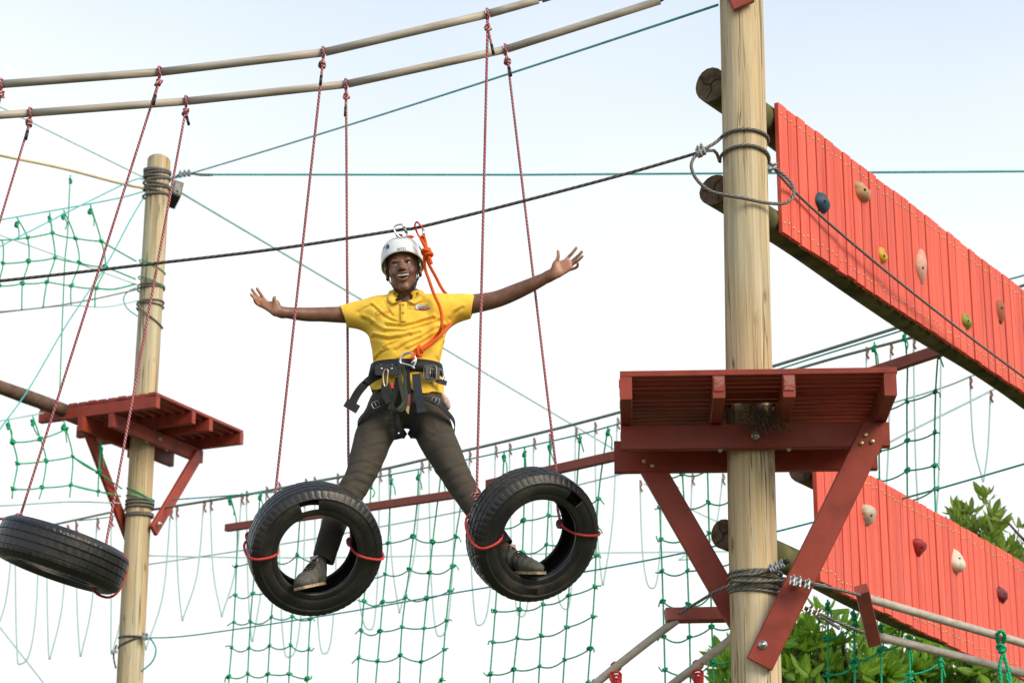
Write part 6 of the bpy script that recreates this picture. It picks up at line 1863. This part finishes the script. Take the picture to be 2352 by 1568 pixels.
strap([(876, 858, YM - .13), (850, 872, YM - .135), (828, 893, YM - .135), (814, 915, YM - .13), (806, 935, YM - .125)], .040, 'black', 'dangling_strap', wd=(.7, 0, .7))
m = MB(); q = P(808, 932, YM - .128); m.box(q, Vector((.03, 0, -.018)), Vector((0, .006, 0)), Vector((.010, 0, .018))); m.build('strap_end', MAT['black'], harness)
fy = YM - .155
strap([(956, 858, fy), (958, 885, fy - .005), (963, 915, fy - .005), (968, 945, fy), (969, 950, fy)], .041, 'navy', 'dangling_strap')
m = MB(); q = P(969, 942, fy - .004); m.box(q, Vector((.024, 0, .003)), Vector((0, .004, 0)), Vector((0, 0, .011))); m.build('strap_end', MAT['navy'], harness)
strap([(915, 868), (908, 900), (896, 935), (900, 962)], .030, 'black', 'riser_strap', .018)
strap([(935, 868), (938, 900), (936, 930)], .028, 'black', 'riser_strap', .018)
# leg loops
def legloop(c, ax_dir, rx, ry, w, a0=0.0):
    ax_ = Vector(ax_dir).normalized(); e_ = Vector((1, 0, 0)); e_ = (e_ - ax_ * e_.dot(ax_)).normalized(); f2 = ax_.cross(e_)
    pts = [c + e_ * rx * math.cos(6.2832 * k / 36) + f2 * ry * math.sin(6.2832 * k / 36) for k in range(37)]
    m = MB(); m.ribbon(pts, w, .006, ax_); return m.build('leg_loop', MAT['black'], harness)
def legband(pts, name='leg_loop'):
    m = MB(); pp = spl([P(*p) for p in pts], 6)
    ctr = sum((p for p in pp), Vector()) / len(pp); wd = []
    for i, p in enumerate(pp):
        T = (pp[min(i + 1, len(pp) - 1)] - pp[max(i - 1, 0)]).normalized(); o = p - ctr; o = (o - T * o.dot(T)).normalized(); wd.append(T.cross(o))
    m.ribbon(pp, .030, .004, wd); return m.build(name, MAT['black'], harness)
legband([(905, 914, YM - .138), (880, 920, YM - .142), (860, 931, YM - .138), (838, 950, YM - .105), (822, 974, YM - .03), (832, 1000, YM + .09), (885, 1006, YM + .13), (925, 1000, YM + .06), (930, 1000, YM - .04), (916, 978, YM - .105), (910, 950, YM - .125)])
legband([(960, 914, YM - .138), (985, 917, YM - .142), (1006, 927, YM - .135), (1028, 947, YM - .10), (1044, 972, YM - .03), (1036, 1000, YM + .09), (990, 1006, YM + .13), (948, 1000, YM + .06), (941, 1000, YM - .04), (952, 978, YM - .105), (956, 950, YM - .125)])
def buckle(x, y, w, h_, rot, dy, name='buckle', mat='steel_dark'):
    m = MB(); c = P(x, y, dy); ex = Vector((math.cos(rot), 0, math.sin(rot))); ez = Vector((-math.sin(rot), 0, math.cos(rot)))
    pts = [c + ex * a * w / 2 + ez * b * h_ / 2 for a, b in ((-1, -1), (1, -1), (1, 1), (-1, 1))]
    m.tube(spl([p for i in range(4) for p in (pts[i].lerp(pts[(i + 1) % 4], .15), pts[i].lerp(pts[(i + 1) % 4], .85))], 2, True), .0026, 6, closed=True)
    m.tube([c - ez * h_ / 2, c + ez * h_ / 2], .003, 6)
    return m.build(name, MAT[mat], harness)
buckle(863, 929, .035, .03, .45, YM - .145); buckle(1000, 921, .036, .032, -.35, YM - .142)
b_ = MB(); c = P(993, 857, YM - .128)
b_.box(c, Vector((.034, .012, 0)), Vector((-.002, .006, 0)), Vector((0, 0, .032))); b_.build('buckle_plate', MAT['blackplastic'], harness)
buckle(988, 857, .060, .075, .0, YM - .138, 'belt_buckle', 'steel_dark'); 
for dx in (-6, 0, 6):
    m = MB(); m.tube([P(992 + dx, 849, YM - .138), P(992 + dx, 865, YM - .138)], .0035, 6); m.build('buckle_bar', MAT['blackplastic'], harness)
strap([(1000, 872, YM - .12), (1012, 876, YM - .11), (1026, 880, YM - .10)], .024, 'black', 'strap_tip', wd=(0, 0, 1))
m = MB(); m.tube(spl([P(1003, 845, YM - .12), P(1014, 850, YM - .10), P(1018, 866, YM - .09), P(1012, 876, YM - .10)], 5), .004, 6); m.build('side_ring', MAT['silver'], harness)

# pulley block with its sling and carabiner
pul = thing('pulley', 'black trolley pulley with bronze carabiner hanging at the front of the harness', 'pulley', P(888, 850, YM - .17))
m = MB(); yp = YM - .165
poly = [(-.055, -.020), (-.050, -.026), (.050, -.026), (.056, -.018), (.056, .015), (.044, .022), (.030, .020), (.022, .030), (-.022, .030), (-.030, .020), (-.044, .022), (-.056, .015)]
m.prism(poly, XX, ZZ, P(888, 850, yp), Vector((0, -.007, 0))); m.build('side_plate', MAT['blackplastic'], pul)
m = MB(); m.prism(poly, XX, ZZ, P(888, 850, yp + .028), Vector((0, -.007, 0))); m.build('side_plate', MAT['blackplastic'], pul)
for dx in (-11, 12):
    m = MB(); q = P(888 + dx, 850, yp + .02); m.tube([q, q + Vector((0, -.03, 0))], .0055, 10); m.build('rivet', MAT['silver'], pul)
    m = MB(); q = P(888 + dx, 846, yp + .021); m.tube([q, q + Vector((0, -.02, 0))], .018, 14); m.build('wheel', MAT['steel_dark'], pul)
for dx in (-20, 19):
    m = MB(); m.tube(spl([P(888 + dx, 845, yp), P(888 + dx - 1, 838, yp), P(888 + dx + 3, 835, yp)], 4), .006, 7); m.build('horn', MAT['blackplastic'], pul)
m = MB(); m.tube(spl([P(x, y, yp - .012) for x, y in ((881, 880), (880, 862), (883, 851), (887, 848), (891, 852), (890, 864), (889, 880), (885, 888))], 5, True), .0048, 8, closed=True); m.build('carabiner', MAT['bronze'], pul)
strap([(884, 876, yp - .012), (882, 890, yp - .014), (884, 905, yp - .012), (893, 925, yp - .01)], .030, 'black', 'sling')
strap([(889, 880, yp - .006), (895, 900, yp - .008), (899, 925, yp), (897, 940, yp)], .026, 'black', 'sling')
m = MB(); q = P(899, 887, YM - .15); m.box(q, XX * .010, YY_ * .008, ZZ * .012); m.build('orange_webbing', MAT['orangerope'], pul)

# webbing lanyard hung from the steel carabiner
lan = thing('webbing_lanyard', 'black striped webbing lanyard looped from the silver carabiner on the harness', 'lanyard', P(930, 880, YM - .17))
def m_stripe():
    t = NT('striped_webbing')
    tc = t.n('ShaderNodeTexCoord'); sp = t.n('ShaderNodeSeparateXYZ'); t.l(tc.outputs['UV'], sp.inputs[0])
    ph = t.math('FRACT', t.math('MULTIPLY', sp.outputs[0], 4.0))
    t.col(t.ramp(ph, [(.0, (.015, .017, .016)), (.62, (.015, .017, .016)), (.70, (.22, .26, .14)), (.86, (.22, .26, .14)), (.94, (.015, .017, .016))])); t.rough(.7); return t.m
MAT['stripe'] = m_stripe()
yl = YM - .165
for pts, w in (([(922, 826), (926, 845), (931, 868), (932, 895), (927, 925), (912, 940), (898, 935)], .022), ([(918, 828), (917, 850), (920, 880), (927, 915), (930, 930), (918, 944), (900, 942)], .020)):
    m = MB(); m.ribbon(spl([P(x, y, yl) for x, y in pts], 6), w, .003, Vector((1, -.4, .1))); m.build('web', MAT['stripe'], lan)
m = MB(); m.ribbon(spl([P(x, y, yl - .006) for x, y in ((934, 828), (937, 850), (939, 880), (940, 905))], 5), .016, .003, Vector((1, -.3, 0))); m.build('web', MAT['black'], lan)
m = MB(); m.ribbon([P(940, 905, yl - .006), P(939, 920, yl - .007), P(938, 932, yl - .006)], .014, .004, XX); m.build('stitched_end', m_plain('red_stitching', (.30, .07, .08), (.1, .03, .03), 300, .8), lan)
m = MB(); m.ribbon([P(938, 932, yl - .006), P(936, 942, yl - .007), P(938, 950, yl - .006)], [.012, .016, .004], .002, XX); m.build('tag', m_plain('paper_tag', (.5, .36, .2), rough=.9), lan)

def carabiner(label, pts, r, mat, gate, gmat, name='carabiner'):
    t = thing('carabiner', label, 'carabiner', pts[0], 'carabiners of the climber')
    m = MB(); m.tube(spl(pts, 6, True), r, 8, closed=True); m.build('frame', MAT[mat], t)
    m = MB(); m.tube(line(gate[0], gate[1], 2), r * 1.5, 8); m.build('gate', MAT[gmat], t)
    return t
yc = YM - .185
carabiner('big silver carabiner at the front of the harness holding the orange lanyard', [P(x, y, yc) for x, y in ((920, 826), (926, 814), (938, 809), (949, 813), (955, 825), (953, 836), (949, 844), (944, 842), (945, 835), (948, 826), (943, 818), (935, 816), (928, 821), (925, 831))][0:7] + [P(x, y, yc) for x, y in ((952, 845), (944, 840), (930, 836), (921, 834))], .0052, 'silver', (P(946, 836, yc), P(953, 824, yc)), 'silver')
cyc = 10.57
carabiner('silver carabiner clipped over the safety cable above the helmet', [P(x, y, cyc - dy) for x, y, dy in ((905, 528, .01), (908, 519, .01), (920, 515.5, .01), (927, 519, .01), (935, 536, .0), (933, 543, .0), (927, 546, .0), (916, 543, .005))], .0046, 'silver', (P(927, 521, cyc - .012), P(934, 535, cyc - .012)), 'steel_dark')
carabiner('red and silver carabiner clipped over the safety cable at the orange knot', [P(x, y, cyc - .02 - dy) for x, y, dy in ((953, 520, .01), (955, 512, .01), (960, 511, .01), (972, 528, 0), (974, 541, 0), (971, 546, 0), (965, 546, 0), (958, 534, 0))], .0046, 'redalloy', (P(972, 528, cyc - .022), P(973.5, 541, cyc - .022)), 'silver')

# orange rope lanyard
orl = thing('rope_lanyard', 'bright orange rope lanyard from the safety cable down to the harness', 'lanyard', P(983, 580, 10.5))
OR = .0078
KO = knot_mesh('knot', OR, MAT['orangerope'], 1.5, 3.6, 3)
def orope(pts, name='strand', r=OR):
    m = MB(); m.tube(spl(pts, 7), r, 9); return m.build(name, MAT['orangerope'], orl)
oy = 10.53
orope([P(966, 548, oy), P(972, 542, oy - .01), P(976, 552, oy), P(980, 572, oy)], 'eye')
orope([P(967, 548, oy), P(972, 558, oy - .005), P(980, 574, oy)], 'eye')
inst('knot', KO, orl, P(982, 579, oy), axis_rot((.35, 0, -1)), 1.15)
orope([P(984, 586, oy), P(988, 597, oy), P(991, 606, oy)], 'tail', OR * 1.05)
orope([P(975, 572, oy), P(975.5, 612, 10.56), P(985, 642, 10.56), P(997, 676, YM - .13), P(1008, 700, YM - .145), P(1014, 722, YM - .15), P(1014, 750, YM - .15), SP(1004, 769, .026), SP(985, 787, .024), P(963, 803, YM - .16)])
orope([P(980, 584, oy), P(983, 602, 10.58), P(1000, 634, 10.66), P(1018, 667, 10.74), P(1040, 690, 10.86), P(1058, 720, 10.84), P(1040, 738, 10.70), P(1016, 765, 10.57), P(990, 790, YM - .150), P(966, 804, YM - .165)])
inst('knot', KO, orl, P(961, 806, YM - .172), axis_rot((.8, 0, .6)), 1.15)
orope([P(963, 804, YM - .172), P(952, 814, YM - .185), P(948, 822, YM - .195), P(951, 824, YM - .175), P(959, 810, YM - .17)], 'eye', OR * 1.05)
m = MB(); m.ball(P(917, 541, 10.60), (.018, .012, .008), 10, 7); m.build('knot_top', MAT['orangerope'], orl)
m = MB(); m.ball(P(943, 544, 10.64), (.018, .012, .008), 10, 7); m.build('knot_top', MAT['orangerope'], orl)
